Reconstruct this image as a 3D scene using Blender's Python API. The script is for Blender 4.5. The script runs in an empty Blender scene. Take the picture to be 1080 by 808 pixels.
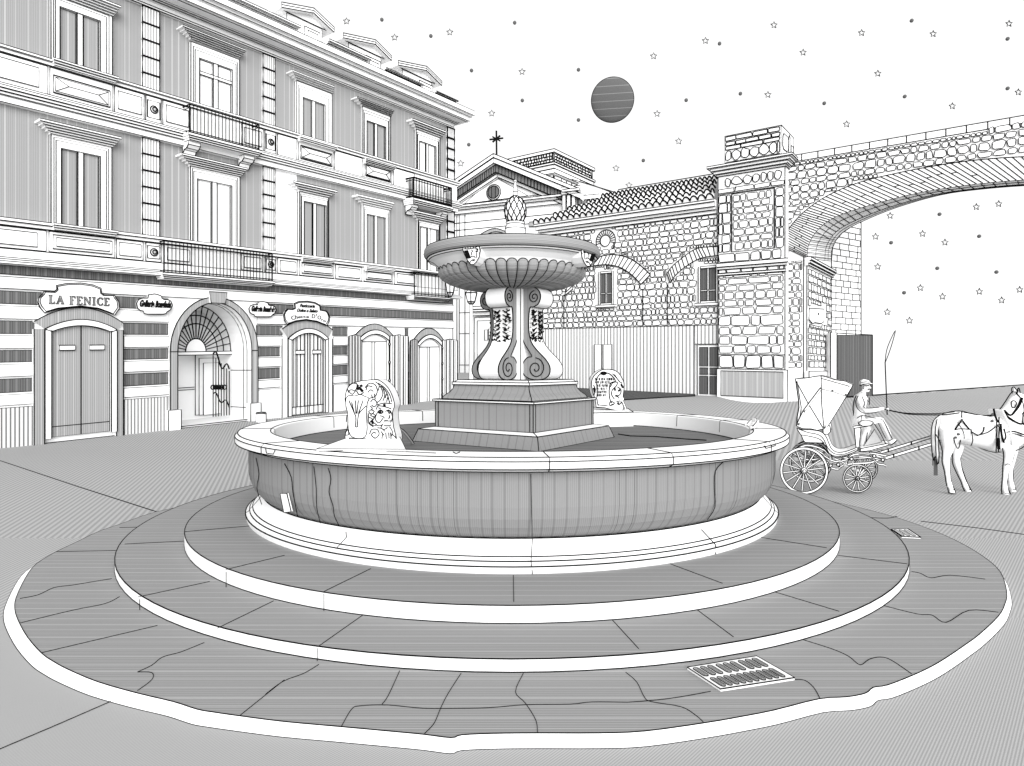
import bpy, math, random
from mathutils import Vector as V
random.seed(11)
SC = bpy.context.scene
COL = SC.collection
E, F, CX, HY = 1.8, 690.0, 540.0, 390.0      # eye height, focal length and horizon the place was measured with
INK = 0.60
def at(px, py, Y): return V(((px-CX)/F*Y, Y, E-(py-HY)/F*Y))
def G(px, py, z=0.0):
    Y = (E-z)*F/(py-HY)
    return V(((px-CX)/F*Y, Y, z))
class Frame:
    """A vertical plane: s runs along it, z up (rising k per metre like the street), o out of it."""
    def __init__(self, x, y, dx, dy, k):
        l = math.hypot(dx, dy); self.x, self.y, self.dx, self.dy, self.k = x, y, dx/l, dy/l, k
        self.nx, self.ny = self.dy, -self.dx
    def W(self, s, z, o=0.0):
        return V((self.x+self.dx*s+self.nx*o, self.y+self.dy*s+self.ny*o, z+self.k*s))
    def P(self, px, py, o=0.0):
        a = (px-CX)/F; x0 = self.x+self.nx*o; y0 = self.y+self.ny*o
        s = (a*y0-x0)/(self.dx-self.dy*a); Y = y0+self.dy*s
        return s, E-(py-HY)/F*Y-self.k*s
# ---------------------------------------------------------------- materials
MATS = {}
def diffuse(name, c, rough=0.9):
    m = bpy.data.materials.new(name); m.use_nodes = True
    b = m.node_tree.nodes['Principled BSDF']
    b.inputs['Base Color'].default_value = (c, c, c, 1) if not isinstance(c, tuple) else (*c, 1)
    b.inputs['Roughness'].default_value = rough
    b.inputs['Specular IOR Level'].default_value = 0.0
    MATS[name] = m
    return m, b
def hatch(name, a, b, period, duty=0.5, wob=0.0, c=None, coarse=0.0, cduty=0.12):
    """Ruled lines across u (metres): ink-grey a and b alternate; every so often a paler ruling c."""
    m, bs = diffuse(name, a); nt = m.node_tree; N = nt.nodes; L = nt.links
    uv = N.new('ShaderNodeUVMap'); uv.uv_map = 'UVMap'
    sep = N.new('ShaderNodeSeparateXYZ'); L.new(uv.outputs[0], sep.inputs[0])
    def stripe(src, p, d):
        mu = N.new('ShaderNodeMath'); mu.operation = 'DIVIDE'; mu.inputs[1].default_value = p; L.new(src, mu.inputs[0])
        fr = N.new('ShaderNodeMath'); fr.operation = 'FRACT'; L.new(mu.outputs[0], fr.inputs[0])
        lt = N.new('ShaderNodeMath'); lt.operation = 'LESS_THAN'; lt.inputs[1].default_value = d; L.new(fr.outputs[0], lt.inputs[0])
        return lt.outputs[0]
    mx = N.new('ShaderNodeMix'); mx.data_type = 'RGBA'
    mx.inputs[6].default_value = (a, a, a, 1); mx.inputs[7].default_value = (b, b, b, 1)
    L.new(stripe(sep.outputs[0], period, duty), mx.inputs[0]); out = mx.outputs[2]
    if c is not None:
        no = N.new('ShaderNodeTexNoise'); no.noise_dimensions = '1D'
        no.inputs['Scale'].default_value = 1.0/coarse; no.inputs['Detail'].default_value = 0
        L.new(sep.outputs[0], no.inputs['W'])
        ad = N.new('ShaderNodeMath'); ad.operation = 'MULTIPLY_ADD'; ad.inputs[1].default_value = coarse*wob
        L.new(no.outputs[0], ad.inputs[0]); L.new(sep.outputs[0], ad.inputs[2])
        m2 = N.new('ShaderNodeMix'); m2.data_type = 'RGBA'; L.new(out, m2.inputs[6])
        m2.inputs[7].default_value = (c, c, c, 1); L.new(stripe(ad.outputs[0], coarse, cduty), m2.inputs[0]); out = m2.outputs[2]
    L.new(out, bs.inputs['Base Color'])
diffuse('paper', 0.84); diffuse('ink', 0.006); diffuse('soft', 0.10)
hatch('wall', 0.25, 0.31, 0.035, 0.5, 0.9, 0.41, 0.21, 0.10)       # facade plaster, ruled upright
hatch('leaf', 0.26, 0.33, 0.05, 0.5, 0.8, 0.43, 0.17, 0.10)        # doors and shutters
hatch('stripe', 0.085, 0.13, 0.05, 0.55, 0.6, 0.17, 0.19, 0.2)     # dark bands of the ground floor
hatch('plinth', 0.62, 0.14, 0.085, 0.34)                            # wide ruling
hatch('plaster', 0.74, 0.16, 0.175, 0.30)
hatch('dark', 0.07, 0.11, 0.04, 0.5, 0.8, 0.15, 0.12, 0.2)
hatch('quoin', 0.74, 0.22, 0.075, 0.40)
hatch('pier', 0.30, 0.40, 0.06, 0.5, 0.7, 0.46, 0.25, 0.2)
hatch('body', 0.215, 0.255, 0.016, 0.5, 0.5, 0.185, 0.095, 0.14)   # fountain basin
hatch('bowl', 0.23, 0.29, 0.016, 0.5, 0.5, 0.32, 0.06, 0.14)
hatch('step', 0.235, 0.30, 0.022, 0.5, 0.6, 0.34, 0.10, 0.14)
hatch('water', 0.12, 0.18, 0.05, 0.5, 0.8, 0.22, 0.17, 0.2)
for i_, p_ in enumerate((0.0135, 0.022, 0.040, 0.12, 0.070, 0.040)): hatch('ground' if i_ == 0 else 'ground_%d' % i_, 0.30, 0.41, p_, 0.5)
hatch('moon', 0.10, 0.10, 0.4, 0.5, 0.0, 0.19, 1.17, 0.09)
hatch('soffit', 0.10, 0.20, 0.12, 0.5)
# ---------------------------------------------------------------- mesh builder
class MB:
    def __init__(self): self.v, self.f, self.m, self.u, self.sm = [], [], [], [], []
    def face(self, pts, mat='paper', uv=None, smooth=False):
        n = len(self.v); self.v += [tuple(p) for p in pts]
        self.f.append(tuple(range(n, n+len(pts)))); self.m.append(mat); self.u.append(uv); self.sm.append(smooth)
    def line(self, pts, w=1.0, closed=False, mat='ink', sides=4, r=None):
        pts = [V(p) for p in pts]
        q = [pts[0]]
        for p in pts[1:]:
            if (p-q[-1]).length > 1e-5: q.append(p)
        if closed and len(q) > 2 and (q[0]-q[-1]).length < 1e-5: q.pop()
        pts = q; n = len(pts)
        if n < 2: return
        if r is None:
            r = INK*w*max(2.2, sum(p.y for p in pts)/n)/F
        rings = []
        up0 = None
        for i in range(n):
            a = pts[(i-1) % n] if (closed or i) else pts[0]
            b = pts[(i+1) % n] if (closed or i < n-1) else pts[-1]
            t = (b-a)
            if t.length < 1e-7: t = pts[(i+1) % n]-pts[i]
            if t.length < 1e-7: t = V((1, 0, 0))
            t.normalize()
            ref = V((0, 0, 1)) if abs(t.z) < 0.85 else V((0, 1, 0))
            if up0 is not None and (up0-t*up0.dot(t)).length > 0.3: ref = up0
            u = (ref-t*ref.dot(t)).normalized(); up0 = u; w2 = t.cross(u)
            base = len(self.v)
            for k in range(sides):
                an = 2*math.pi*(k+0.5)/sides
                self.v.append(tuple(pts[i]+u*(r*math.cos(an))+w2*(r*math.sin(an))))
            rings.append(base)
        for i in range(n if closed else n-1):
            a, b = rings[i], rings[(i+1) % n]
            for k in range(sides):
                k2 = (k+1) % sides
                self.f.append((a+k, a+k2, b+k2, b+k)); self.m.append(mat); self.u.append(None); self.sm.append(False)
        if not closed:
            for base, rev in ((rings[0], True), (rings[-1], False)):
                c = [base+k for k in range(sides)]
                self.f.append(tuple(c[::-1] if rev else c)); self.m.append(mat); self.u.append(None); self.sm.append(False)
    def box(self, fr, s0, s1, z0, z1, o0, o1, mat='paper', front=None, ink=1, w=1.0, back=False):
        front = front or mat
        P = lambda s, z, o: fr.W(s, z, o)
        uv = [(s0, z0), (s1, z0), (s1, z1), (s0, z1)]
        self.face([P(s0, z0, o1), P(s1, z0, o1), P(s1, z1, o1), P(s0, z1, o1)], front, uv)
        ou = [(o0, z0), (o1, z0), (o1, z1), (o0, z1)]
        self.face([P(s0, z0, o0), P(s0, z0, o1), P(s0, z1, o1), P(s0, z1, o0)], mat, ou)
        self.face([P(s1, z0, o0), P(s1, z0, o1), P(s1, z1, o1), P(s1, z1, o0)], mat, ou)
        self.face([P(s0, z1, o1), P(s1, z1, o1), P(s1, z1, o0), P(s0, z1, o0)], mat, uv)
        self.face([P(s0, z0, o1), P(s1, z0, o1), P(s1, z0, o0), P(s0, z0, o0)], mat, uv)
        if back: self.face([P(s0, z0, o0), P(s1, z0, o0), P(s1, z1, o0), P(s0, z1, o0)], mat, uv)
        if ink: self.line([P(s0, z0, o1), P(s1, z0, o1), P(s1, z1, o1), P(s0, z1, o1)], w, True)
        if ink > 1:
            self.line([P(s0, z0, o0), P(s1, z0, o0)], w); self.line([P(s0, z1, o0), P(s1, z1, o0)], w)
            for s in (s0, s1):
                self.line([P(s, z0, o0), P(s, z1, o0)], w)
                self.line([P(s, z0, o0), P(s, z0, o1)], w); self.line([P(s, z1, o0), P(s, z1, o1)], w)
    def prism(self, fr, pts, o0, o1, mat='paper', side=None, ink=True, w=1.0, rim=False):
        side = side or 'paper'; n = len(pts)
        ft = [fr.W(s, z, o1) for s, z in pts]; bk = [fr.W(s, z, o0) for s, z in pts]
        self.face(ft, mat, list(pts)); self.face(bk[::-1], side)
        for i in range(n):
            j = (i+1) % n
            self.face([bk[i], bk[j], ft[j], ft[i]], side, [(pts[i][0], 0), (pts[j][0], 0), (pts[j][0], 1), (pts[i][0], 1)])
        if ink: self.line(ft, w, True)
        if rim: self.line(bk, w, True)
    def strip(self, fr, A, B, o0, o1, mat='paper', w=1.0, ends=True, side='paper'):
        """A band between two curves of the same number of (s, z) points, as an extruded solid."""
        for i in range(len(A)-1):
            q = [A[i], A[i+1], B[i+1], B[i]]
            self.face([fr.W(*p, o1) for p in q], mat, q)
            for c in (A, B):
                self.face([fr.W(*c[i], o0), fr.W(*c[i+1], o0), fr.W(*c[i+1], o1), fr.W(*c[i], o1)], side)
        for c in (A, B): self.line([fr.W(*p, o1) for p in c], w)
        for i in (0, -1):
            self.face([fr.W(*A[i], o0), fr.W(*B[i], o0), fr.W(*B[i], o1), fr.W(*A[i], o1)], side)
            if ends: self.line([fr.W(*A[i], o1), fr.W(*B[i], o1)], w)
    def hull(self, top, bot, mat='paper', uvs=None, side='paper', ink=1.0, inkb=1.0):
        """A slab with top polygon and bottom polygon (same count)."""
        self.face(top, mat, uvs); n = len(top); self.face(bot[::-1], side)
        for i in range(n):
            j = (i+1) % n; self.face([bot[i], bot[j], top[j], top[i]], side)
        if ink: self.line(top, ink, True)
        if inkb: self.line(bot, inkb, True)
    def lathe(self, cx, cy, prof, n=96, rings=(), w=1.0, a0=0.0, a1=2*math.pi, vert=False, smooth=True, uscale=None):
        full = abs(a1-a0-2*math.pi) < 1e-6
        for i in range(len(prof)-1):
            r0, z0, mat = prof[i]; r1, z1, _ = prof[i+1]
            for k in range(n):
                t0 = a0+(a1-a0)*k/n; t1 = a0+(a1-a0)*(k+1)/n
                pts = [V((cx+r*math.cos(t), cy+r*math.sin(t), z)) for r, z, t in ((r0, z0, t0), (r0, z0, t1), (r1, z1, t1), (r1, z1, t0))]
                R = uscale or max(r0, r1)
                uv = [(z0, 0), (z0, 0), (z1, 0), (z1, 0)] if vert else [(t0*R, z0), (t1*R, z0), (t1*R, z1), (t0*R, z1)]
                self.face(pts, mat, uv, smooth)
        for i in rings:
            r, z, _ = prof[i]
            self.line([V((cx+r*math.cos(a0+(a1-a0)*k/n), cy+r*math.sin(a0+(a1-a0)*k/n), z)) for k in range(n if full else n+1)], w, full)
    def sphere(self, c, r, mat='paper', n=14, sx=1, sy=1, sz=1):
        c = V(c); m = n//2
        for i in range(m):
            for k in range(n):
                q = []
                for a, b in ((i, k), (i, k+1), (i+1, k+1), (i+1, k)):
                    th = math.pi*a/m; ph = 2*math.pi*b/n
                    q.append(c+V((r*sx*math.sin(th)*math.cos(ph), r*sy*math.sin(th)*math.sin(ph), r*sz*math.cos(th))))
                self.face(q, mat, [(p.z, 0) for p in q], True)
    def loft(self, secs, mat='paper', n=12, smooth=True, cap=True):
        """secs: (centre V, half axis a V, half axis b V)."""
        rg = []
        for c, a, b in secs:
            base = len(self.v)
            for k in range(n):
                t = 2*math.pi*k/n; self.v.append(tuple(c+a*math.cos(t)+b*math.sin(t)))
            rg.append(base)
        def add(f): self.f.append(f); self.m.append(mat); self.u.append(None); self.sm.append(smooth)
        for i in range(len(rg)-1):
            for k in range(n):
                k2 = (k+1) % n; add((rg[i]+k, rg[i]+k2, rg[i+1]+k2, rg[i+1]+k))
        if cap:
            add(tuple(rg[0]+k for k in range(n))[::-1]); add(tuple(rg[-1]+k for k in range(n)))
    def limb(self, pts, mat='paper', n=12):
        """pts: (centre V, radius in the picture plane, radius across it); a tapering limb that lies roughly in a plane y = const."""
        secs = []
        for i, (c, ra, rb) in enumerate(pts):
            a = pts[max(0, i-1)][0]; b = pts[min(len(pts)-1, i+1)][0]
            t = (b-a).normalized(); side = V((0, 1, 0)); side = (side-t*side.dot(t)).normalized(); u = t.cross(side)
            secs.append((V(c), u*ra, side*rb))
        self.loft(secs, mat, n)
    def build(self, name, parent=None, origin=None):
        me = bpy.data.meshes.new(name)
        vs = self.v
        if origin is not None: vs = [(a-origin[0], b-origin[1], c-origin[2]) for a, b, c in vs]
        me.from_pydata(vs, [], self.f)
        keys = []
        for k in self.m:
            if k not in keys: keys.append(k)
        for k in keys: me.materials.append(MATS[k])
        ix = {k: i for i, k in enumerate(keys)}
        me.polygons.foreach_set('material_index', [ix[k] for k in self.m])
        me.polygons.foreach_set('use_smooth', self.sm)
        uvl = me.uv_layers.new(name='UVMap'); data = []
        for f, u in zip(self.f, self.u):
            if u is None: data += [0.0, 0.0]*len(f)
            else:
                for p in u: data += [p[0], p[1]]
        uvl.data.foreach_set('uv', data)
        me.validate(); me.update()
        o = bpy.data.objects.new(name, me); COL.objects.link(o)
        if origin is not None: o.location = origin
        if parent is not None:
            o.parent = parent
            pw = V((0, 0, 0)); p = parent
            while p is not None: pw = pw+V(p.location); p = p.parent
            o.location = V(o.location)-pw
        return o
def tag(o, label, cat, group=None, kind=None):
    if label: o['label'] = label
    if cat: o['category'] = cat
    if group: o['group'] = group
    if kind: o['kind'] = kind
    return o
def thing(name, loc, label, cat, group=None):
    o = bpy.data.objects.new(name, None); o.location = loc; o.empty_display_size = 0.2; COL.objects.link(o)
    return tag(o, label, cat, group)
def letters(mb, fr, text, s, z, h, o, shear=0.0, depth=0.012, width=None, bold=0.0, rot=0.0, mat='ink'):
    """Lettering from Blender's own built-in font, raised on the plane of fr."""
    cu = bpy.data.curves.new('lettering', 'FONT'); cu.body = text; cu.align_x = 'CENTER'; cu.size = h*1.35; cu.shear = shear
    cu.extrude = depth; cu.offset = bold; cu.resolution_u = 3
    ob = bpy.data.objects.new('lettering', cu); COL.objects.link(ob)
    dg = bpy.context.evaluated_depsgraph_get(); dg.update()
    me = bpy.data.meshes.new_from_object(ob.evaluated_get(dg))
    xs = [v.co.x for v in me.vertices]; k = 1.0
    if width and xs: k = width/(max(xs)-min(xs))
    c, sn = math.cos(rot), math.sin(rot)
    vs = [fr.W(s+v.co.x*k*c-v.co.y*sn, z+v.co.x*k*sn+v.co.y*c, o+v.co.z) for v in me.vertices]
    n = len(mb.v); mb.v += [tuple(p) for p in vs]
    for p in me.polygons:
        mb.f.append(tuple(n+i for i in p.vertices)); mb.m.append(mat); mb.u.append(None); mb.sm.append(False)
    bpy.data.objects.remove(ob); bpy.data.curves.remove(cu); bpy.data.meshes.remove(me)
def lerp(a, b, t): return a+(b-a)*t
def smooth_poly(pts, n=4):
    out = []; m = len(pts)
    for i in range(m-1):
        p0, p1, p2, p3 = pts[max(0, i-1)], pts[i], pts[i+1], pts[min(m-1, i+2)]
        for k in range(n):
            t = k/n
            out.append(tuple(0.5*(2*b+(-a+c)*t+(2*a-5*b+4*c-d)*t*t+(-a+3*b-3*c+d)*t**3) for a, b, c, d in zip(p0, p1, p2, p3)))
    out.append(tuple(pts[-1])); return out
# ================================================================ ground
def gz(x, y):
    z = max(0.0, 0.0464*(y-15.0))
    c = (x-16.0)*(-0.49)+(y-29.1)*0.872
    if c > 0 and x > 9.0: z -= min(1.0, (x-9.0)/3.0)*c*0.35
    return z
mb = MB()
xs = [-60, -45, -36]+[-30+0.75*i for i in range(120)]+[62, 66, 72, 80, 95, 120]
ys = [-30, -15, -5, 0, 2]+[4+0.75*i for i in range(90)]+[74, 80, 90, 110, 150]
for i in range(len(xs)-1):
    for j in range(len(ys)-1):
        q = [(xs[i], ys[j]), (xs[i+1], ys[j]), (xs[i+1], ys[j+1]), (xs[i], ys[j+1])]
        zn = 0 if ys[j+1] < 4.8 else 1 if ys[j+1] < 7.1 else 2 if ys[j+1] < 13.1 else 3
        na, nb = (0.74, -0.672) if zn < 3 else (0.91, -0.42)
        if zn >= 1 and xs[i+1] < -2.9: zn, na, nb = (4, 0.94, 0.34) if zn > 1 else (5, 0.97, 0.10)
        mb.face([V((x, y, gz(x, y))) for x, y in q], 'ground' if zn == 0 else 'ground_%d' % zn, [(x*na+y*nb, 0) for x, y in q])
for L in ([(0, 486), (84, 514), (168, 541)], [(971, 550), (1030, 557), (1084, 564.5)], [(-6, 793), (60, 765), (122, 738)]):
    mb.line([G(x, y)+V((0, 0, 0.003)) for x, y in L], 0.75)
crest = [(16.0+12.1*u, 29.1+6.8*u) for u in (-0.3, 0.0, 0.5, 1.0, 1.6, 2.4)]
mb.line([V((x, y, gz(x, y)+0.01)) for x, y in crest], 1.3)
tag(mb.build('ground'), 'grey hatched paved square around the fountain', 'ground', kind='structure')
# ================================================================ the long building on the left
FA = Frame(-11.71, 14.96, 495, 690, 0.0377)
def FP(px, py, o=0.0): return FA.P(px, py, o)
def lv(y, o=0.0): return FP(0, y, o)[1]
def fs(px, o=0.0): return FP(px, 300, o)[0]
S0, S1 = -7.0, fs(477.5)
BLD = thing('apartment_building', FA.W(0, 0, 0), 'long three storey building with striped ground floor, balconies and roof dormers', 'building')
zTOP = FP(270, 53.5)[1]
zPL = lv(430.5)
bands = [(y0, y1) for y0, y1 in ((279, 288.8), (306.5, 320), (338.2, 351.8), (369.6, 382.2), (400, 414.4))]
a0, a1 = fs(185), fs(263)                       # the carriage arch
zs = FP(185, 371)[1]; zt = FP(224, 319.5)[1]
am, ar = (a0+a1)/2, (a1-a0)/2
arcI = [(am-ar*math.cos(math.pi*i/16), zs+(zt-zs)*math.sin(math.pi*i/16)) for i in range(17)]
# ---- walls
mb = MB()
zb1, zt1 = lv(278.5), lv(230.6); zb2, zt2 = lv(109), lv(50)
def wallbox(s0, s1, z0, z1, front, o0=-9.0): mb.box(FA, s0, s1, z0, z1, o0, 0, 'paper', front, ink=0)
wallbox(S0, a0, -1.2, zb1, 'paper'); wallbox(a1, S1, -1.2, zb1, 'paper'); wallbox(a0, a1, zt, zb1, 'paper')
half = len(arcI)//2
for pts in (arcI[:half+1]+[(a0, zt)], arcI[half:]+[(a1, zt)]):
    mb.prism(FA, pts, -1.6, -0.002, 'paper', ink=False)
mb.box(FA, a0-1.5, a1+2.5, -1.2, zb1, -2.1, -1.75, 'paper', ink=0)
mb.box(FA, a0, a1, zt-0.02, zb1, -1.75, -1.6, 'paper', ink=0)
hw = [(S0, fs(288.5)), (fs(313), S1)]
for s0, s1 in hw: wallbox(s0, s1, zb1, zb2, 'wall')
wallbox(fs(288.5), fs(313), zb1, zb2, 'paper')
wallbox(S0, S1, zb2, zTOP+0.5, 'wall')
mb.line([FA.W(S1, -0.3, 0), FA.W(S1, zTOP, 0)]); mb.line([FA.W(S0, 0.004, 0.01), FA.W(S1, 0.004, 0.01)])
# dark bands and the plinth, butted between the openings
doors_x = [(36, 130), (177, 270), (297.5, 350.5), (366, 427), (430, 479)]
def gaps(y):
    out = []; cur = S0
    for x0, x1 in doors_x:
        if y < 330 and x0 != 177: continue
        if y < 312: continue
        out.append((cur, fs(x0))); cur = fs(x1)
    out.append((cur, S1)); return [g for g in out if g[1]-g[0] > 0.05]
for y0, y1 in bands:
    for s0, s1 in gaps(y1):
        mb.box(FA, s0, s1, lv(y1), lv(y0), -0.05, 0.012, 'paper', 'stripe', 1, 0.8)
for s0, s1 in gaps(430):
    px_right = s1 < fs(180)
    mb.box(FA, s0, s1, -0.6, zPL, -0.05, 0.06, 'paper', 'plinth' if px_right else 'paper', 1, 0.8)
mb.build('wall', BLD)
mb = MB()
prev = None
wb = [(291.5, 304), (322.5, 336), (354, 367.5), (384.5, 397.5), (416.8, 428)]
for y0, y1 in wb:
    for s0, s1 in gaps(y0 if y0 > 330 else 300 if y0 < 300 else 325):
        if s1-s0 < 0.1: continue
        mb.box(FA, s0, s1, lv(y1), lv(y0), -0.04, 0.05, 'paper', None, 1, 0.7)
mb.build('stone_course', BLD)
# ---- string courses / parapet bands
def courses(mb, s0, s1, levels):
    """levels: (y bottom, y top at x=0, projection)"""
    for yb, yt, o in levels:
        mb.box(FA, s0, s1+o, lv(yb), lv(yt), -0.1, o, 'paper', None, 1, 0.7)
mb = MB()
courses(mb, S0, S1, [(279, 276.4, 0.30), (276.3, 274, 0.26), (273.9, 271.8, 0.22), (271.7, 262.5, 0.15), (262.4, 238, 0.12), (237.9, 234, 0.20), (233.9, 230.6, 0.26)])
mb.build('string_course', BLD)
mb = MB()
courses(mb, S0, S1, [(109, 102, 0.16), (101.8, 99, 0.22), (98.8, 96, 0.26), (95.8, 93, 0.30), (92.8, 90, 0.24), (89.8, 57, 0.12), (56.8, 53, 0.18), (52.8, 50, 0.24)])
mb.build('string_course', BLD)
def panel(mb, x0, x1, yb, yt, o=0.125, kind='frame'):
    s0, s1 = fs(x0), fs(x1)
    z0, z1 = lv(yb), lv(yt)
    mb.box(FA, s0, s1, z0, z1, 0.1, o+0.02, 'paper', None, 1, 1.1)
    if kind == 'plain': return
    dx, dz = (s1-s0)*0.10, (z1-z0)*0.16
    if kind == 'frame':
        mb.box(FA, s0+dx, s1-dx, z0+dz, z1-dz, o+0.0, o+0.05, 'paper', None, 1, 1.0)
    if kind == 'double':
        mb.box(FA, s0+dx*0.5, s1-dx*0.5, z0+dz, z1-dz, o, o+0.05, 'paper', None, 1, 1.2)
        mb.box(FA, s0+dx*0.95, s1-dx*0.95, z0+dz*1.8, z1-dz*1.8, o, o+0.075, 'paper', None, 1, 1.0)
    if kind == 'diamond':
        A = (s0+dx*0.5, s1-dx*0.5, z0+dz*0.8, z1-dz*1.6)
        mb.box(FA, *A, o, o+0.04, 'paper', None, 1, 1.5)
        m = (A[2]+A[3])/2; q = (A[3]-A[2])*0.62; i = 0.1*(A[3]-A[2])
        c0, c1 = (A[0]+i, A[2]+i), (A[0]+i, A[3]-i); d0, d1 = (A[1]-i, A[2]+i), (A[1]-i, A[3]-i)
        p, r = (A[0]+i+q, m), (A[1]-i-q, m)
        W = lambda t, h=0.05: FA.W(t[0], t[1], o+h)
        for tri in ((c0, c1, p), (d0, d1, r)): mb.face([W(tri[0]), W(tri[1]), W(tri[2], 0.12)])
        mb.face([W(c0), W(d0), W(r, 0.12), W(p, 0.12)]); mb.face([W(c1), W(d1), W(r, 0.12), W(p, 0.12)])
        for L in ((c0, c1, d1, d0, c0), ): mb.line([W(t) for t in L], 0.7)
        for a, b in ((c0, p), (c1, p), (d0, r), (d1, r)): mb.line([W(a), W(b, 0.12)], 0.8)
        mb.line([W(p, 0.12), W(r, 0.12)], 0.7)
    if kind == 'round':
        mb.box(FA, s0+dx, s1-dx, z0+dz, z1-dz, o, o+0.03, 'paper', None, 1, 1.2)
        m, n, q = (s0+s1)/2, (z0+z1)/2, min(s1-s0, z1-z0)*0.24
        for k, h in ((1.0, 0.06), (0.55, 0.09)):
            C = [(m+q*k*math.cos(t*math.pi/8), n+q*k*math.sin(t*math.pi/8)) for t in range(16)]
            mb.prism(FA, C, o, o+h, 'paper' if k == 1 else 'leaf', w=1.1)
for (x0, x1, kind) in ((-60, 46, 'frame'), (49, 118, 'double'), (120, 148, 'frame'), (151, 167, 'round'), (170, 199, 'frame'), (252, 274, 'frame'), (276.5, 288, 'round'),
                       (290, 310.5, 'frame'), (313, 349, 'double'), (351, 378.5, 'frame'), (381, 411, 'double'), (413, 436, 'frame')):
    mb = MB(); panel(mb, x0, x1, 261.5, 239, 0.125, kind); mb.build('parapet_panel', BLD)
for (x0, x1, kind) in ((-60, 47.5, 'frame'), (50, 116, 'diamond'), (118, 149, 'frame'), (151, 167, 'round'), (169, 198, 'frame'), (252, 274.5, 'frame'), (276.5, 288, 'round'),
                       (290, 310, 'plain'), (312, 348.5, 'diamond'), (350, 379, 'plain'), (381, 410, 'diamond'), (412, 434, 'plain')):
    mb = MB(); panel(mb, x0, x1, 89, 58, 0.125, kind); mb.build('parapet_panel', BLD)
# ---- pilasters of hatched blocks
def pilaster(x0, x1, z0, z1, w=1.5, step=0.42):
    mb = MB(); s0, s1 = fs(x0), fs(x1); n = max(3, round((z1-z0)/step)); h = (z1-z0)/n
    for i in range(n):
        mb.box(FA, s0, s1, z0+i*h+0.012, z0+(i+1)*h-0.012, -0.05, 0.07, 'paper', 'quoin', 1, w)
    mb.box(FA, s0+0.01, s1-0.01, z0, z1, -0.05, 0.04, 'ink', ink=0)
    mb.build('pilaster', BLD)
for x0, x1 in ((149, 167), (276, 288.5), (470.5, 477.8)):
    w = 1.5 if x0 < 400 else 2.0
    pilaster(x0, x1, zt1, zb2, w); pilaster(x0, x1, zt2, zTOP-0.02, w)
# ---- windows
def window(x0, x1, yt, yb, ox0, ox1, oyt, oyb, cx0, cx1, cyt, cyb, pane, name='window', transom=None, w=1.0, fo=0.1, sill=True):
    s0, s1 = fs(x0), fs(x1); z1 = FP(x0, yt)[1]; z0 = FP(x0, yb)[1]
    p0, p1 = fs(ox0), fs(ox1); q1 = FP(ox0, oyt)[1]; q0 = max(z0+0.02, FP(ox0, oyb)[1])
    mb = MB()
    mb.box(FA, s0, p0, z0, z1, -0.05, fo, ink=0); mb.box(FA, p1, s1, z0, z1, -0.05, fo, ink=0)
    mb.box(FA, p0, p1, q1, z1, -0.05, fo, ink=0); mb.box(FA, p0, p1, z0, q0, -0.05, fo, ink=0)
    W = lambda s, z, o=fo: FA.W(s, z, o)
    for t, ww in ((0.0, 1.1), (0.28, 0.9), (0.48, 1.0), (1.0, 1.2)):
        a, b, c = lerp(s0, p0, t), lerp(s1, p1, t), lerp(z1, q1, t)
        lo = z0 if t < 1 else q0
        mb.line([W(a, lo), W(a, c), W(b, c), W(b, lo)], ww*w)
    mb.line([W(p0, q0), W(p1, q0)], w)
    for s in (s0, s1): mb.line([W(s, z0, 0), W(s, z1, 0)], w*0.9)
    f = mb.build(name, BLD)
    # leaves
    mb = MB(); m = (p0+p1)/2; mw = (p1-p0)*0.07; zz = q1
    mb.box(FA, m-mw, m+mw, q0, q1, 0.0, 0.07, 'paper', None, 1, 0.9*w)
    if transom is not None:
        zz = FP(ox0, transom)[1]; mb.box(FA, p0, p1, zz, zz+0.09, 0.0, 0.075, 'paper', None, 1, 0.8*w)
    for a, b in ((p0, m-mw), (m+mw, p1)):
        i = (b-a)*0.07
        mb.box(FA, a, b, q0, zz, 0.0, 0.035, 'paper', pane, 1, 0.8*w)
        mb.line([FA.W(a+i, q0+i, 0.037), FA.W(b-i, q0+i, 0.037), FA.W(b-i, zz-i, 0.037), FA.W(a+i, zz-i, 0.037)], 0.6*w, True)
        if transom is not None: mb.box(FA, a+i, b-i, zz+0.1, q1-0.02, 0.0, 0.035, 'paper', pane, 1, 0.8*w)
    mb.build('shutter' if pane != 'paper' else 'pane', f)
    # hood
    mb = MB()
    h1 = FP(cx0, cyt, 0.3)[1]; h0 = FP(cx0, cyb, 0.15)[1]; c0, c1 = fs(cx0, 0.3), fs(cx1, 0.3); n = 5 if cyb-cyt > 9.5 else 4
    for i in range(n):
        t = i/(n-1); za, zb = lerp(h1, h0, i/n), lerp(h1, h0, (i+1)/n); o = 0.34-0.20*t
        mb.box(FA, lerp(c0, s0-0.02, t), lerp(c1, s1+0.02, t), zb, za, -0.05, o, 'paper', None, 1, 0.75*w)
    mb.build('hood', f)
    if sill:
        mb = MB()
        for i in range(3):
            mb.box(FA, s0-0.03+0.02*i, s1+0.05-0.02*i, z0-0.05*(i+1)+0.02, z0-0.05*i+0.016, 0.05, 0.36-0.04*i, 'paper', None, 1, 0.7*w)
        mb.build('sill', f)
    return f
window(52, 116.5, -8, 66, 61.5, 104, 8, 66, 42, 127, -26, -12, 'wall')
window(199.4, 250.5, 45, 139, 208.5, 243, 62, 139, 192, 259, 26.5, 37, 'paper', 'balcony_door', 78.5, sill=False)
window(310.8, 348, 86, 146, 317.5, 341, 103, 146, 307.8, 351.7, 74, 82, 'wall', w=0.7)
window(380, 409.6, 112, 169.5, 385, 405, 127.6, 169.5, 376, 414.8, 102, 109, 'wall')
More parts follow.
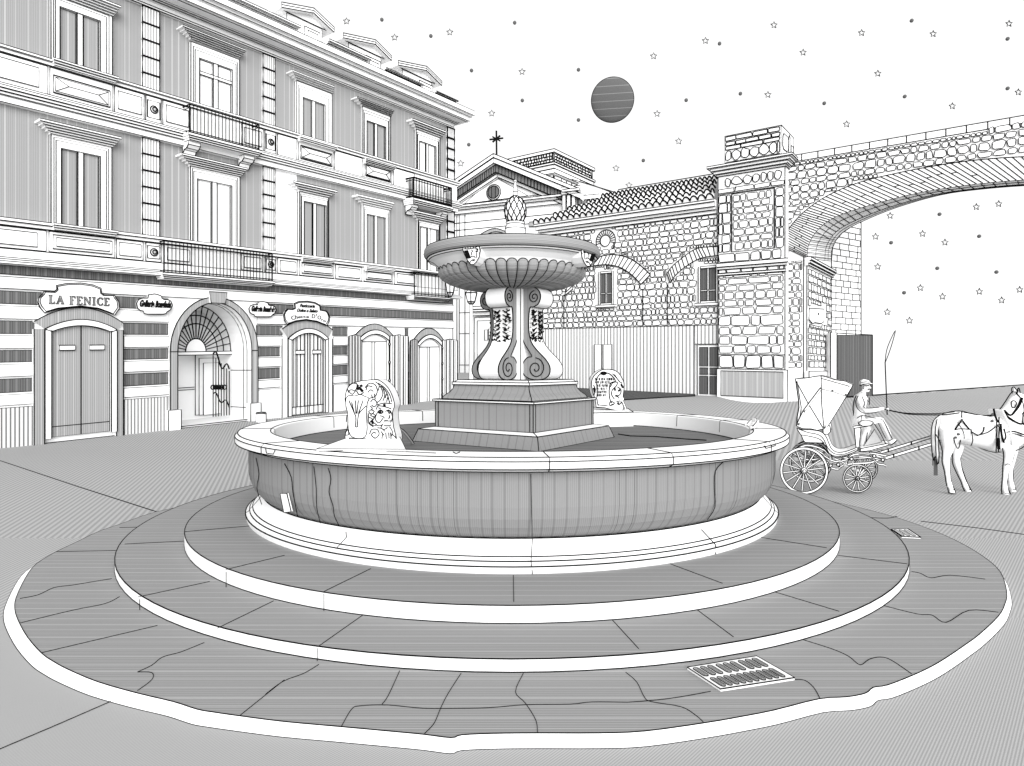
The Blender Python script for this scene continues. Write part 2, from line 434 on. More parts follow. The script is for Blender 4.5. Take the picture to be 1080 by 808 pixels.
window(437, 462, 136, 207, 440.5, 458, 149, 207, 434.5, 470, 125, 134, 'paper', 'balcony_door', sill=False)
window(52, 116, 141, 238, 63, 104, 157, 238, 41.6, 127.4, 125, 138, 'wall')
window(198.8, 251, 174, 287, 206.4, 242.6, 189, 287, 191, 260.5, 161.6, 172.5, 'paper', 'balcony_door', sill=False)
window(313.8, 344.5, 202, 272.5, 318.7, 342, 212.5, 272, 308.8, 355, 190.7, 200, 'wall')
window(381, 409, 216, 282.5, 385, 405, 226, 282, 377, 415, 205, 214, 'wall', w=0.7)
window(439, 462, 231, 305, 441.5, 460, 239, 305, 434.5, 470, 221.4, 230, 'paper', 'balcony_door', sill=False)
# ---- balconies
def balcony(x0, x1, yt, yb, o, slab=True, dy=6, w=1.0, gap=3.6):
    s0, s1 = fs(x0, o), fs(x1, o); z1 = FP(x0, yt, o)[1]; z0 = FP(x0, yb, o)[1]
    mb = MB()
    n = max(5, int((x1-x0)/gap))
    path = [(s0, 0.1), (s0, o), (s1, o), (s1, 0.1)]
    for zz, ww in ((z1, 1.7*w), (z1-0.09, 1.0*w), (z0+0.07, 1.2*w)): mb.line([FA.W(s, zz, oo) for s, oo in path], ww)
    for i in range(n+1):
        s = lerp(s0, s1, i/n); mb.line([FA.W(s, z0, o), FA.W(s, z1, o)], (1.7 if i in (0, n) else 0.95)*w)
    for s in (s0, s1) if o > 0.5 else ():
        for k in range(1, 4): mb.line([FA.W(s, z0, lerp(o, 0.12, k/6)), FA.W(s, z1, lerp(o, 0.12, k/6))], 0.9*w)
    r = mb
    b = MB()
    hz = FP(x0, yb+dy, o)[1]
    for k, (ex, f0, f1) in enumerate(((0.06, 0.0, 0.4), (0.03, 0.42, 0.7), (0.0, 0.72, 1.0))):
        b.box(FA, s0-ex, s1+ex, lerp(z0, hz, f1), lerp(z0, hz, f0), 0.05, o+ex, 'paper', None, 1, 0.9)
    B = b.build('balcony', BLD); r.build('railing', B)
    if slab:
        for sc in (lerp(s0, s1, 0.09), lerp(s0, s1, 0.88)):
            k = MB(); wd = 0.17; h = 0.34
            prof = [(0.1, hz), (o*0.8, hz), (o*0.8, hz-h*0.3), (o*0.6, hz-h*0.55), (o*0.35, hz-h*0.62), (0.1, hz-h)]
            A = [FA.W(sc-wd, z, oo) for oo, z in prof]; C = [FA.W(sc+wd, z, oo) for oo, z in prof]
            k.face(A); k.face(C)
            for i in range(len(prof)):
                j = (i+1) % len(prof); k.face([A[i], A[j], C[j], C[i]])
                k.line([A[i], C[i]], 0.8)
            k.line(A, 1, True); k.line(C, 1, True); k.build('bracket', B)
balcony(200, 273, 110, 140, 0.5, dy=7, w=0.8)
balcony(436, 476, 187, 208.7, 0.55, dy=6, w=1.0, gap=2.7)
balcony(173, 287, 254, 287.5, 0.42, slab=False, dy=6, w=0.8)
balcony(437, 473, 286.7, 311.5, 0.45, slab=False, dy=4, w=0.8)
# ---- crowning cornice, attic and dormers
mb = MB()
def cy(y, o): return FP(270, y, o)[1]
prof = [(55, 52.5, 0.10), (52.3, 50.5, 0.06), (50.3, 45, 0.05), (44.8, 42.8, 0.16), (42.6, 40.6, 0.24), (40.4, 38, 0.30), (37.8, 34.8, 0.36), (34.6, 32, 0.62), (31.8, 25, 0.70), (24.8, 20.2, 0.78), (20, 13.5, 0.90)]
for yb, yt, o in prof:
    z0, z1 = cy(yb, o), cy(yt, o)
    if yb == 55: z0 = zTOP-0.02
    mb.box(FA, S0, S1+o*0.4, z0, z1, -9-o*0.5, o, 'paper', None, 1, 0.8)
zc = cy(13.5, 0.9)
q = [FA.W(S0, zc, 0.9), FA.W(S1+0.8, zc, 0.9), FA.W(S1+0.6, zc+0.001, -9), FA.W(S0, zc+0.001, -9)]
mb.build('cornice', BLD)
mb = MB()      # low attic blocks between the dormers
def aty(px, py, o=0.25): return FP(px, py, o)
segs = [((150, -44), (312, 25)), ((345, 41), (386, 62)), ((405, 72), (442, 89)), ((458, 97), (479, 106))]
for (xa, ya), (xb, yb) in segs:
    o = 0.74
    sa, za = FP(xa, ya, o); sb, zb_ = FP(xb, yb, o); z1 = (za+zb_)/2
    for f0, f1, oo in ((0.75, 1.0, o+0.12), (0.55, 0.74, o+0.05), (0.0, 0.54, o)):
        mb.box(FA, sa, sb+(oo-o), lerp(zc, z1, f0), lerp(zc, z1, f1), -1.2, oo, 'paper', None, 1, 0.8)
mb.build('attic', BLD)
mb = MB()
zr = zc+1.0
mb.face([FA.W(S0, zc+0.02, 0.1), FA.W(S1-0.2, zc+0.02, 0.1), FA.W(S1-2.2, zc+1.3, -4.4), FA.W(S0, zc+1.3, -4.4)])
mb.face([FA.W(S1-0.2, zc+0.02, 0.1), FA.W(S1-0.2, zc+0.02, -9), FA.W(S1-2.2, zc+1.3, -4.4)])
mb.face([FA.W(S0, zc+0.02, -9), FA.W(S1-0.2, zc+0.02, -9), FA.W(S1-2.2, zc+1.3, -4.4), FA.W(S0, zc+1.3, -4.4)])
mb.build('roof', BLD)
def dormer(xw0, xw1, ywt, xp, yp, xe, ye, xl, yl):
    """xw0..xw1 window in px with top ywt; (xp, yp) gable peak; (xe, ye) right eave tip; (xl, yl) left roof end."""
    o = 0.62; mb = MB()
    s0, zw = FP(xw0, ywt, o); s1 = fs(xw1, o)
    sm = (s0+s1)/2; zp = FP(xp, yp, o+0.25)[1]; se, ze = FP(xe, ye, o+0.25); hwid = (s1-s0)/2
    sp = fs(xp, o+0.25); hw2 = se-sp; hwl = sp-fs(xl, o+0.25); zl0 = ze
    mb.box(FA, sp-hwl*0.7, sp+hw2*0.62, zc, ze, -2.6, o, 'paper', None, 1, 0.9)
    mb.box(FA, s0, s1, zc+0.02, zw, 0, o+0.06, 'paper', None, 1, 1.0)
    i = (s1-s0)*0.18; mb.box(FA, s0+i, s1-i, zc+0.04, zw-i, 0, o+0.09, 'paper', None, 1, 0.9)
    mb.prism(FA, [(sp-hwl*0.85, ze), (sp+hw2*0.8, ze), (sp, zp-0.14)], -2.6, o+0.04, 'paper', w=0.8)
    th = 0.16
    for sg in (-1, 1):
        hx = hw2 if sg > 0 else hwl
        A = [(sp, zp-th), (sp+sg*hx, ze-th*0.4), (sp+sg*hx, ze+th*0.6), (sp, zp)]
        mb.prism(FA, A, -2.8, o+0.25, 'paper', w=0.9, rim=True)
        mb.line([FA.W(sp, zp-th*0.5, o+0.252), FA.W(sp+sg*hx, ze+0.02, o+0.252)], 0.8)
    mb.line([FA.W(sp, zp, o+0.25), FA.W(sp, zp, -2.8)], 0.9)
    mb.build('dormer', BLD)
dormer(320, 336, 28, 331, 8.5, 352.5, 32, 297, 14)
dormer(385, 400, 59, 396, 42, 413, 62, 362, 47)
dormer(441, 455, 85, 450, 70, 466, 88.5, 420, 74)
# ---- carriage arch
A_out = [FP(177, 455)[0]]
r_o = (fs(269.5)-fs(177))/2; so = (fs(269.5)+fs(177))/2; z_o = FP(222, 313.5)[1]
Ao = [(so-r_o*math.cos(math.pi*i/24), zs+(z_o-zs)*math.sin(math.pi*i/24)) for i in range(25)]
Ai = [(am-ar*math.cos(math.pi*i/24), zs+(zt-zs)*math.sin(math.pi*i/24)) for i in range(25)]
mb = MB()
mb.strip(FA, Ao, Ai, -0.05, 0.13, 'leaf')
for (sa, sb, x) in ((so-r_o, a0, 0), (a1, so+r_o, 1)):
    mb.box(FA, sa, sb, 0.55, zs-0.01, -0.05, 0.13, 'paper', 'leaf', 1); mb.box(FA, sa-0.08, sb+0.06, -0.5, 0.54, -0.05, 0.2, 'paper', None, 1)
ks, kz0 = FP(221, 326, 0.2); kw = 0.27
mb.prism(FA, [(so-kw*0.8, zt-0.02), (so+kw*0.8, zt-0.02), (so+kw, z_o+0.14), (so-kw, z_o+0.14)], -0.05, 0.22, 'leaf', rim=True)
for k in (0.12, 0.3):   # stepped mouldings inside the arch
    I2 = [(am-(ar-0.0)*math.cos(math.pi*i/24), zs+(zt-zs)*math.sin(math.pi*i/24)) for i in range(25)]
    mb.line([FA.W(s, z, -k) for s, z in I2]+[FA.W(a1-0.002, -0.2, -k)], 0.9)
for z in (zs-0.6, zs-1.75): mb.line([FA.W(a1-0.004, z, 0.1), FA.W(a1-0.004, z, -1.0)], 0.8)
mb.build('archway', BLD)
gr = MB()                                      # fanlight and transom, set back in the passage
og = -1.0; c = (am, zs)
def fan(r, t): return FA.W(am-ar*r*math.cos(t), zs+(zt-zs)*r*math.sin(t), og)
for i in range(19): gr.line([fan(0.28, math.pi*i/18), fan(1.0, math.pi*i/18)], 1.1)
for r in (0.28, 0.6, 0.78, 0.99): gr.line([fan(r, math.pi*i/24) for i in range(25)], 1.1)
gr.face([fan(0.28, math.pi*i/24) for i in range(25)])
gr.box(FA, a0, a1, zs-0.1, zs, og-0.05, og+0.05, 'paper', None, 1)
fanl = gr.build('fanlight', BLD)
gt = MB()                                      # open iron gate leaf
g0, g1 = FP(222, 440, og)[0], FP(239, 440, og)[0]
for i in range(7):
    s = lerp(g0, g1, i/6); gt.line([FA.W(s, 0.15, og+0.15), FA.W(s, zs-0.12-0.5*(i/6)*(1 if i else 0), og+0.15)], 0.9)
top = [FA.W(lerp(g0, g1, t), zs-0.08-0.55*t+0.16*math.sin(t*9), og+0.15) for t in [k/12 for k in range(13)]]
gt.line(top, 1.4)
gt.line([FA.W(lerp(g0, g1, k/10), 0.85-0.4*(k/10)+0.1*math.sin(k), og+0.15) for k in range(11)], 1.2)
for i in range(5):
    cc = FP(224.5+3*i, 408.5, og+0.15); gt.line([FA.W(cc[0]+0.07*math.cos(t), cc[1]+0.07*math.sin(t), og+0.16) for t in [k*math.pi/4 for k in range(8)]], 1.2, True)
gt.build('iron_gate', BLD)
pw = MB()
for x0, x1, y0, o in ((206, 238, 374, -1.7), (210, 236, 378, -1.66), (214.5, 232, 383, -1.62)):
    s0, z1 = FP(x0, y0, o); s1 = FP(x1+4, y0, o)[0]
    pw.box(FA, s0, s1, FP(x0, 438, o)[1], z1, o-0.05, o, 'paper', None, 1)
zq_ = FP(186, 409.5, -1.74)[1]
for dz_ in (0, -0.07): pw.line([FA.W(FP(170, 409, -1.74)[0], zq_+dz_, -1.74), FA.W(FP(205, 409, -1.74)[0], zq_+dz_, -1.74)], 0.8)
pw.build('inner_door', BLD)
fl = MB(); fl.box(FA, a0+0.01, a1-0.01, -0.6, 0.05, -1.75, 0.02, 'paper', None, 1); fl.build('threshold', BLD)
# ---- shop doors
def arc(x0, x1, ys, yt, o=0.0, n=14):
    s0, z = FP(x0, ys, o); s1 = fs(x1, o); sm, h = (s0+s1)/2, (s1-s0)/2
    zt_ = FP((x0+x1)/2, yt, o)[1]
    rise = zt_-z
    return [(sm-h*math.cos(math.pi*(i/n)*0.999+0.0005), z+rise*math.sin(math.pi*i/n)**0.9) for i in range(n+1)]
def flat_arc(s0, s1, z, zt_, n=14):
    return [(lerp(s0, s1, i/n), z+(zt_-z)*(1-(2*i/n-1)**2)) for i in range(n+1)]
def shop_door(x0, x1, ys, yp, ix0, ix1, iys, iyp, ybot, surround, leafmat, planks, plates=True, jamb=True, arch_only=False):
    s0, z = FP(x0, ys, 0.13); s1 = fs(x1, 0.13); zp = FP((x0+x1)/2, yp, 0.13)[1]
    i0, zi = FP(ix0, iys, 0.13); i1 = fs(ix1, 0.13); zip_ = FP((ix0+ix1)/2, iyp, 0.13)[1]; zb = FP(ix0, ybot, 0.1)[1]
    Ao = flat_arc(s0, s1, z, zp); Ai = flat_arc(i0, i1, zi, zip_)
    mb = MB(); mb.strip(FA, Ao, Ai, -0.05, 0.13, surround, ends=False)
    jm = 'paper' if arch_only else surround
    for a, b, za, zc_ in ((s0, i0, z, zi), (i1, s1, z, zi)):
        lo = min(za, zc_)
        mb.box(FA, a, b, -0.5, lo-0.004, -0.05, 0.13, 'paper', jm, 1)
        if abs(za-zc_) > 0.02:
            pass
    # white inner frame
    t = (i1-i0)*0.085
    Bi = flat_arc(i0+t, i1-t, zi-0.06, zip_-t*1.1)
    mb.strip(FA, Ai, Bi, -0.05, 0.16, 'paper')
    for a, b in ((i0, i0+t), (i1-t, i1)): mb.box(FA, a, b, zb, zi-0.03, -0.05, 0.16, 'paper', None, 1)
    d = mb.build('door_surround', BLD)
    l0, l1 = i0+t, i1-t; C = flat_arc(l0, l1, zi-0.06, zip_-t*1.1)
    if planks is None: return d, (l0, l1, zb, zi, C)
    for half_, (a, b) in enumerate(((l0, (l0+l1)/2), ((l0+l1)/2, l1))):
        lb = MB(); m = (l0+l1)/2
        pts = [(a, zb+0.02)]+[(b, zb+0.02)]+[p for p in C[::-1] if a-1e-6 <= p[0] <= b+1e-6]
        lb.prism(FA, pts, -0.04, 0.07, leafmat, w=1.1)
        for k in range(1, planks):
            s = lerp(a, b, k/planks); zz = min(C, key=lambda p: abs(p[0]-s))[1]
            lb.line([FA.W(s, zb+0.25, 0.072), FA.W(s, zz-0.03, 0.072)], 0.75)
        lb.line([FA.W(a, zb+0.27, 0.072), FA.W(b, zb+0.27, 0.072)], 0.9)
        lf = lb.build('door_leaf', d)
        if plates:
            pb = MB(); q = (b-a)
            zq = zi-0.45 if jamb else zi-0.5
            pb.box(FA, a+q*0.27, b-q*0.22, zq-0.06, zq+0.06, 0.05, 0.11, 'paper', None, 1, 1.2); pb.build('letter_plate', d)
    return d, (l0, l1, zb, zi, C)
shop_door(36, 130, 339, 324.5, 47, 123, 347, 337, 463, 'leaf', 'leaf', 1)
shop_door(297.5, 350.5, 347, 337, 303.5, 346, 357, 346.5, 439, 'leaf', 'plaster', 5, arch_only=True)
for (x0, x1, ys, yp, ix0, ix1, iys, iyp, ybot, sh) in ((372, 416.5, 356.5, 341.5, 378, 412.5, 357.5, 348, 432, ((364.5, 381), (411.5, 427))),
                                                    (434.5, 469, 361, 346, 439, 467.5, 363.5, 353, 426, ((429.5, 441), (467, 479)))):
    d, (l0, l1, zb, zi, C) = shop_door(x0, x1, ys, yp, ix0, ix1, iys, iyp, ybot, 'leaf', 'paper', None, arch_only=True)
    lb = MB(); pts = [(l0, zb), (l1, zb)]+C[::-1]
    lb.prism(FA, pts, -0.04, 0.03, 'paper')
    m = (l0+l1)/2; lb.line([FA.W(l0, zi-0.1, 0.032), FA.W(l1, zi-0.1, 0.032)], 1)
    for s in (m-0.07, m+0.07): lb.line([FA.W(s, zb, 0.032), FA.W(s, zi-0.1, 0.032)], 0.9)
    lb.build('glass_door', d)
    for k, (xa, xb) in enumerate(sh):
        zt_ = FP(xa, ys-2, 0.2)[1]; n = 4
        hs = l0-0.02 if k == 0 else l1+0.02
        fb = MB()
        sa, sb = fs(xa, 0.2), fs(xb, 0.2); o0, o1 = (0.38, 0.17) if k == 0 else (0.17, 0.38)
        def Q(t, z, e=0): return FA.W(lerp(sa, sb, t), z, lerp(o0, o1, t)+e)
        for e in (0, -0.05): fb.face([Q(0, zb, e), Q(1, zb, e), Q(1, zt_-0.05*(k == 1), e), Q(0.5, zt_+0.05, e), Q(0, zt_-0.05*(k == 0), e)], 'paper' if e else 'quoin', [(0, 0), (0.55, 0), (0.55, 2), (0.27, 2), (0, 2)])
        fb.line([Q(0, zb), Q(1, zb), Q(1, zt_), Q(0.5, zt_+0.05), Q(0, zt_)], 1.2, True)
        for j in range(1, n): fb.line([Q(j/n, zb, 0.003), Q(j/n, zt_, 0.003)], 0.9)
        fb.build('shutter', d)
        for j in range(4):
            hb = MB()
            zh = lerp(zb+0.3, zt_-0.3, j/3); hb.sphere(FA.W(l1-0.06, zh, 0.2), 0.05, 'paper', 8)
            hb.line([FA.W(l1-0.06+0.05*math.cos(t), zh+0.05*math.sin(t), 0.25) for t in [q_*math.pi/4 for q_ in range(8)]], 1.0, True)
            if k: hb.build('hinge', d)
# ================================================================ shop signs, lanterns, bollard
def sign(outline, texts, label, o=0.20, w=1.4, double=True):
    pts = [FP(x, y, o) for x, y in outline]
    c = (sum(p[0] for p in pts)/len(pts), sum(p[1] for p in pts)/len(pts))
    mb = MB(); mb.prism(FA, pts, o-0.055, o, 'paper', w=w*0.8)
    if double: mb.line([FA.W(c[0]+(s-c[0])*0.955, c[1]+(z-c[1])*0.91, o+0.004) for s, z in pts], 0.9, True)
    s_ = mb.build('shop_sign', None, tuple(FA.W(c[0], c[1], o)))
    tag(s_, label, 'sign')
    for grp in texts:
        tb = MB()
        for fn in (grp if isinstance(grp, list) else [grp]): fn(tb, o+0.01)
        tb.build('lettering', s_)
    return s_
LET = {'L': [[(0, 0), (.62, 0), (.62, .26), (.54, .26), (.5, .08), (.26, .08), (.26, .93), (.36, .93), (.36, 1), (0, 1), (0, .93), (.1, .93), (.1, .07), (0, .07)]],
       'A': [[(0, 0), (.26, 0), (.26, .07), (.18, .07), (.25, .3), (.52, .3), (.6, .07), (.5, .07), (.5, 0), (.82, 0), (.82, .07), (.75, .07), (.46, 1), (.34, 1), (.07, .07), (0, .07)], [(.28, .38), (.49, .38), (.385, .74)]],
       'F': [[(0, 0), (.38, 0), (.38, .07), (.26, .07), (.26, .48), (.44, .48), (.44, .56), (.26, .56), (.26, .92), (.5, .92), (.56, .74), (.62, .74), (.62, 1), (0, 1), (0, .93), (.1, .93), (.1, .07), (0, .07)]],
       'E': [[(0, 0), (.62, 0), (.62, .26), (.56, .26), (.5, .08), (.26, .08), (.26, .48), (.44, .48), (.44, .56), (.26, .56), (.26, .92), (.5, .92), (.56, .74), (.62, .74), (.62, 1), (0, 1), (0, .93), (.1, .93), (.1, .07), (0, .07)]],
       'N': [[(0, 0), (.28, 0), (.28, .07), (.18, .07), (.18, .78), (.62, 0), (.72, 0), (.72, .93), (.82, .93), (.82, 1), (.54, 1), (.54, .93), (.64, .93), (.64, .25), (.24, 1), (0, 1), (0, .93), (.1, .93), (.1, .07), (0, .07)]],
       'I': [[(0, 0), (.36, 0), (.36, .07), (.26, .07), (.26, .93), (.36, .93), (.36, 1), (0, 1), (0, .93), (.1, .93), (.1, .07), (0, .07)]],
       'C': [[(.68, .12), (.68, .3), (.6, .3), (.52, .13), (.38, .08), (.24, .2), (.18, .5), (.24, .8), (.38, .92), (.52, .87), (.6, .72), (.68, .72), (.68, .95), (.5, 1), (.3, 1), (.1, .82), (.02, .5), (.1, .18), (.3, 0), (.5, 0)]]}
def fenice(tb, o):
    s0, z0 = FP(51, 320.2, o); s1 = fs(115, o); h = FP(51, 311.2, o)[1]-z0
    adv = 0; lay = []
    for ch in 'LA FENICE':
        if ch == ' ': adv += 0.42; continue
        wd = max(p[0] for p in LET[ch][0]); lay.append((ch, adv)); adv += wd+0.13
    k = (s1-s0)/(adv-0.13)
    for ch, a in lay:
        for n, loop in enumerate(LET[ch]):
            pts = [(s0+(a+x)*k, z0+y*h) for x, y in loop]
            if n == 0: tb.prism(FA, pts, o-0.02, o+0.02, 'wall', w=0.62)
            else: tb.line([FA.W(*p, o+0.021) for p in pts], 0.62, True)
def txt(t, px, py, hpx, wpx, shear=0.0, bold=0.0, rot=0.0):
    def fn(tb, o):
        s, z = FP(px, py, o); h = FP(px, py-hpx, o)[1]-z; wd = fs(px+wpx/2, o)-fs(px-wpx/2, o)
        letters(tb, FA, t, s, z, h, o, shear, width=wd, bold=bold, rot=rot)
    return fn
sign([(40, 319), (42, 324), (47, 330), (60, 326), (85, 323.5), (105, 326), (118, 331), (121, 332.5), (126, 325), (125, 318), (122, 314), (121, 311.5), (110, 311.5), (107, 309), (106.5, 304), (98, 300.5), (85, 298.5), (70, 299), (59.5, 301), (60, 305), (57, 308), (46, 307.5), (45, 310), (41, 314)],
     [fenice], 'large scalloped white sign reading LA FENICE above the leftmost hatched door')
def small(dx, dy, k=1.0):
    base = [(144, 320), (145, 325), (148, 327.5), (151, 328), (152, 330.5), (155, 331.3), (172, 331.3), (175, 330.8), (176, 329), (180, 326.5), (181.8, 322), (180, 317.5), (177, 316), (173, 316), (170.5, 314.5), (170.5, 312.6), (167, 311), (163, 310), (156.5, 311), (156, 314.5), (150, 314.5), (146, 316)]
    return [(163+(x-163)*k+dx, 320+(y-320)*k+dy) for x, y in base]
sign(small(0, 0), [txt('Galleria', 154.6, 323.4, 7.0, 15.5, 0.4, 0.012), txt('Bonafede', 171.8, 324.2, 7.0, 16.8, 0.4, 0.012)], 'small white sign with black script left of the tall archway', double=False)
sign(small(114, 5.5, 0.76), [txt('Galleria', 270.6, 328.2, 5.6, 11.6, 0.4, 0.012), txt('Bonafede', 283.6, 328.8, 5.6, 12.8, 0.4, 0.012)], 'small white sign with black script right of the tall archway', double=False)
sign([(299, 332), (300, 338), (303, 342), (312, 339), (323, 337.5), (335, 339.5), (344.5, 343.5), (347, 339), (347.6, 335), (346, 330), (344, 328), (338, 327), (337.5, 322), (332, 319), (324, 317.6), (315, 318), (310.5, 320), (311, 325), (308, 326.5), (303, 326), (301, 328)],
     [txt('Pasticceria', 324, 324.2, 3.6, 16, 0.4, 0.004), txt('Dolce e Salato', 324, 329.2, 3.6, 22, 0.4, 0.004)]+
     [[txt(c, x, y, h, wd, 0, 0.0, r) for c, x, y, h, wd, r in (('C', 309.5, 337.2, 4.6, 3.8, .25), ('h', 313, 336.3, 4.4, 2.4, .18), ('e', 316, 335.6, 3.4, 2.6, .12), ('c', 318.8, 335.3, 3.4, 2.4, .06), ('c', 321.5, 335.1, 3.4, 2.4, 0),
                                                     ('a', 324.5, 335.3, 3.4, 2.6, -.04), ('D', 330.5, 335.6, 4.6, 3.4, -.06), ("'", 333.4, 335.8, 4.6, .8, -.1), ('O', 336.5, 336.8, 4.4, 3.8, -.18), ('r', 339.6, 338.4, 3.2, 1.8, -.25), ('o', 342, 339.6, 3.2, 2.6, -.3))]],
     'scalloped white sign with two script lines over the narrow planked door')
def lantern(mb, c, r, h):
    c = V(c)
    def ring(z, k): return [c+V((r*k*math.cos(a), r*k*math.sin(a), z)) for a in [math.pi/6+i*math.pi/3 for i in range(6)]]
    R = [ring(h*0.5, 0.25), ring(h*0.22, 1.0), ring(-h*0.32, 0.62), ring(-h*0.5, 0.12)]
    for a, b in zip(R, R[1:]):
        for i in range(6):
            j = (i+1) % 6; mb.face([a[i], a[j], b[j], b[i]])
            mb.line([a[i], b[i]], 1.1)
    for q in R[:3]: mb.line(q, 1.3, True)
c = FA.W(*FP(475, 301, 0.55), 0.55)
L1 = thing('wall_lantern', c, 'six sided lantern hanging at the far corner of the building', 'lamp')
mb = MB(); lantern(mb, c, 0.23, 0.95); mb.build('lamp_glass', L1)
mb = MB(); b = c+V((0, 0, 0.47)); w_ = FA.W(S1-0.03, FP(475, 285, 0)[1], 0.0)
mb.line([b, b+V((0, 0, 0.25)), w_+V((0, 0, 0.35))], 1.6); mb.line([b+V((0, 0, 0.1)), w_], 1.2); mb.build('bracket', L1)
p = at(497, 400, 25.0); base = V((p.x, 25.0, gz(p.x, 25.0))); top = at(497, 313, 25.0)
L2 = thing('street_lamp', base, 'slender street lamp post with six sided lantern seen left of the fountain stem', 'lamp')
mb = MB(); lantern(mb, top, 0.25, 0.62); mb.build('lamp_glass', L2)
mb = MB(); zl_ = top.z-0.3
mb.lathe(base.x, base.y, [(0.17, base.z, 'paper'), (0.17, base.z+0.5, 'paper'), (0.09, base.z+0.6, 'paper'), (0.07, base.z+1.6, 'paper'), (0.05, zl_, 'paper'), (0.09, zl_+0.03, 'paper')], 12, rings=(1, 2, 5))
for sx in (-1, 1): mb.line([V((base.x+sx*0.09, base.y, base.z+0.6)), V((base.x+sx*0.07, base.y, base.z+1.6)), V((base.x+sx*0.05, base.y, zl_))], 0.8)
mb.build('post', L2)
sb, zb_ = FP(275.5, 446, 0.5); bz = FA.W(sb, 0, 0.5)
b0 = V((bz.x, bz.y, gz(bz.x, bz.y)-0.02)); topz = FA.W(sb, FP(275.5, 435, 0.5)[1], 0).z
mb = MB(); mb.lathe(b0.x, b0.y, [(0.15, b0.z, 'paper'), (0.145, topz-0.03, 'paper'), (0.13, topz, 'paper'), (0.0, topz+0.01, 'paper')], 20, rings=(1, 2))
for sx in (-1, 1): mb.line([V((b0.x+sx*0.149, b0.y, b0.z)), V((b0.x+sx*0.147, b0.y, topz-0.03))], 0.9)
tag(mb.build('bollard', None, tuple(b0)), 'short white cylinder bollard beside the tall archway', 'bollard')
# ================================================================ the stone house with tiled roof, right of the fountain
WL = Frame(9.15, 28.7, 0.795, -0.607, -0.0185)
def wp(px, py, o=0.0): return WL.P(px, py, o)
def proj(p): return CX+F*p.x/p.y, HY-F*(p.z-E)/p.y
def inpoly(x, y, poly):
    c = False; n = len(poly)
    for i in range(n):
        x0, y0 = poly[i]; x1, y1 = poly[i-1]
        if (y0 > y) != (y1 > y) and x < (x1-x0)*(y-y0)/(y1-y0)+x0: c = not c
    return c
def GS(px, py):
    Y = 2.496/((py-HY)/F+0.0464); return V(((px-CX)/F*Y, Y, 1.8-(py-HY)/F*Y))
def stone(mb, fr, a, b, z0, z1, o, w, round_=0.25, rise=0.035):
    jt = 0.15 if round_ > 0.2 else 0.09; jx, jz = (b-a)*jt, (z1-z0)*jt
    r = min(b-a, z1-z0)*round_
    P = [(a+r, z0), (b-r, z0), (b, z0+r), (b, z1-r), (b-r, z1), (a+r, z1), (a, z1-r), (a, z0+r)]
    P = [(s+random.uniform(-jx, jx)*0.6, z+random.uniform(-jz, jz)*0.6) for s, z in P]
    n = 8; ft = [fr.W(s, z, o+rise) for s, z in P]; bk = [fr.W(s, z, o-0.01) for s, z in P]
    mb.face(ft)
    for i in range(n): mb.face([bk[i], bk[(i+1) % n], ft[(i+1) % n], ft[i]])
    mb.line(ft, w, True)
def stones(mb, fr, s0, s1, z0, z1, o, rh, sw, ok=None, w=0.8, gap=0.05, round_=0.25, skip=0.0, var=0.35):
    z = z0
    while z < z1-rh*0.3:
        h = min(rh*random.uniform(1-var*0.5, 1+var*0.5), z1-z); s = s0-random.uniform(0, sw*0.5)
        while s < s1:
            l = sw*random.uniform(1-var, 1+var*1.2)
            a, b = max(s, s0), min(s+l, s1); s += l
            if b-a < sw*0.3: continue
            def fits(a, b, z, h):
                for ss, zz in ((.12, .12), (.88, .12), (.12, .88), (.88, .88), (.5, .5)):
                    if not ok(*proj(fr.W(lerp(a, b, ss), z+h*zz, o))): return False
                return True
            if ok is None or fits(a, b, z, h): stone(mb, fr, a+gap/2, b-gap/2, z+gap/2, z+h-gap/2, o, w, round_)
            else:
                m = (a+b)/2
                for a2, b2 in ((a, m), (m, b)):
                    if fits(a2, b2, z, h): stone(mb, fr, a2+gap/2, b2-gap/2, z+gap/2, z+h-gap/2, o, w, round_)
                    else:
                        for z2 in (z, z+h/2):
                            if fits(a2, b2, z2, h/2): stone(mb, fr, a2+gap*.3, b2-gap*.3, z2+gap*.3, z2+h/2-gap*.3, o, w, round_)
        z += h
HS = thing('stone_house', WL.W(-4, 0.6, 0), 'low rubble stone house with scalloped tile roof and two bricked arches', 'house')
t0 = wp(572, 300)[0]; t1 = wp(758, 300)[0]
ze = wp(640, 240)[1]; zpl = wp(576, 347)[1]
ringA_o = smooth_poly([(604, 305), (607, 290), (614, 280), (625, 273), (640, 269), (650, 268.7), (663, 272), (675, 279.5), (686, 289.5)], 3)
ringA_i = smooth_poly([(595.5, 312), (600, 299), (609, 288), (621, 281.5), (635, 279.3), (645, 279.8), (656, 283), (667, 290.5), (676, 300)], 3)
ringB_o = smooth_poly([(703.5, 288.5), (709, 281), (719, 272.5), (731, 264), (740, 261), (757, 260)], 3)
ringB_i = smooth_poly([(707, 298.5), (712, 291), (722, 282), (735, 274), (745, 271), (757, 269.5)], 3)
win1 = (632, 647.5, 287, 322); win2 = (737, 757.5, 281.5, 320)
rA = ringA_o+ringA_i[::-1]; rB = ringB_o+ringB_i[::-1]
def okwall(x, y):
    if inpoly(x, y, rA) or inpoly(x, y, rB): return False
    for a, b, c, d in (win1, win2):
        if a-3 < x < b+3 and c-3 < y < d+3: return False
    if math.hypot(x-638.5, y-254) < (13.5 if y < 256 else 8): return False
    return y < 346
mb = MB()
mb.box(WL, t0, t1, -2, ze, -5.0, 0.0, 'paper', None, 0)
mb.line([WL.W(t0, 0, 0.0), WL.W(t0, ze, 0.0)])
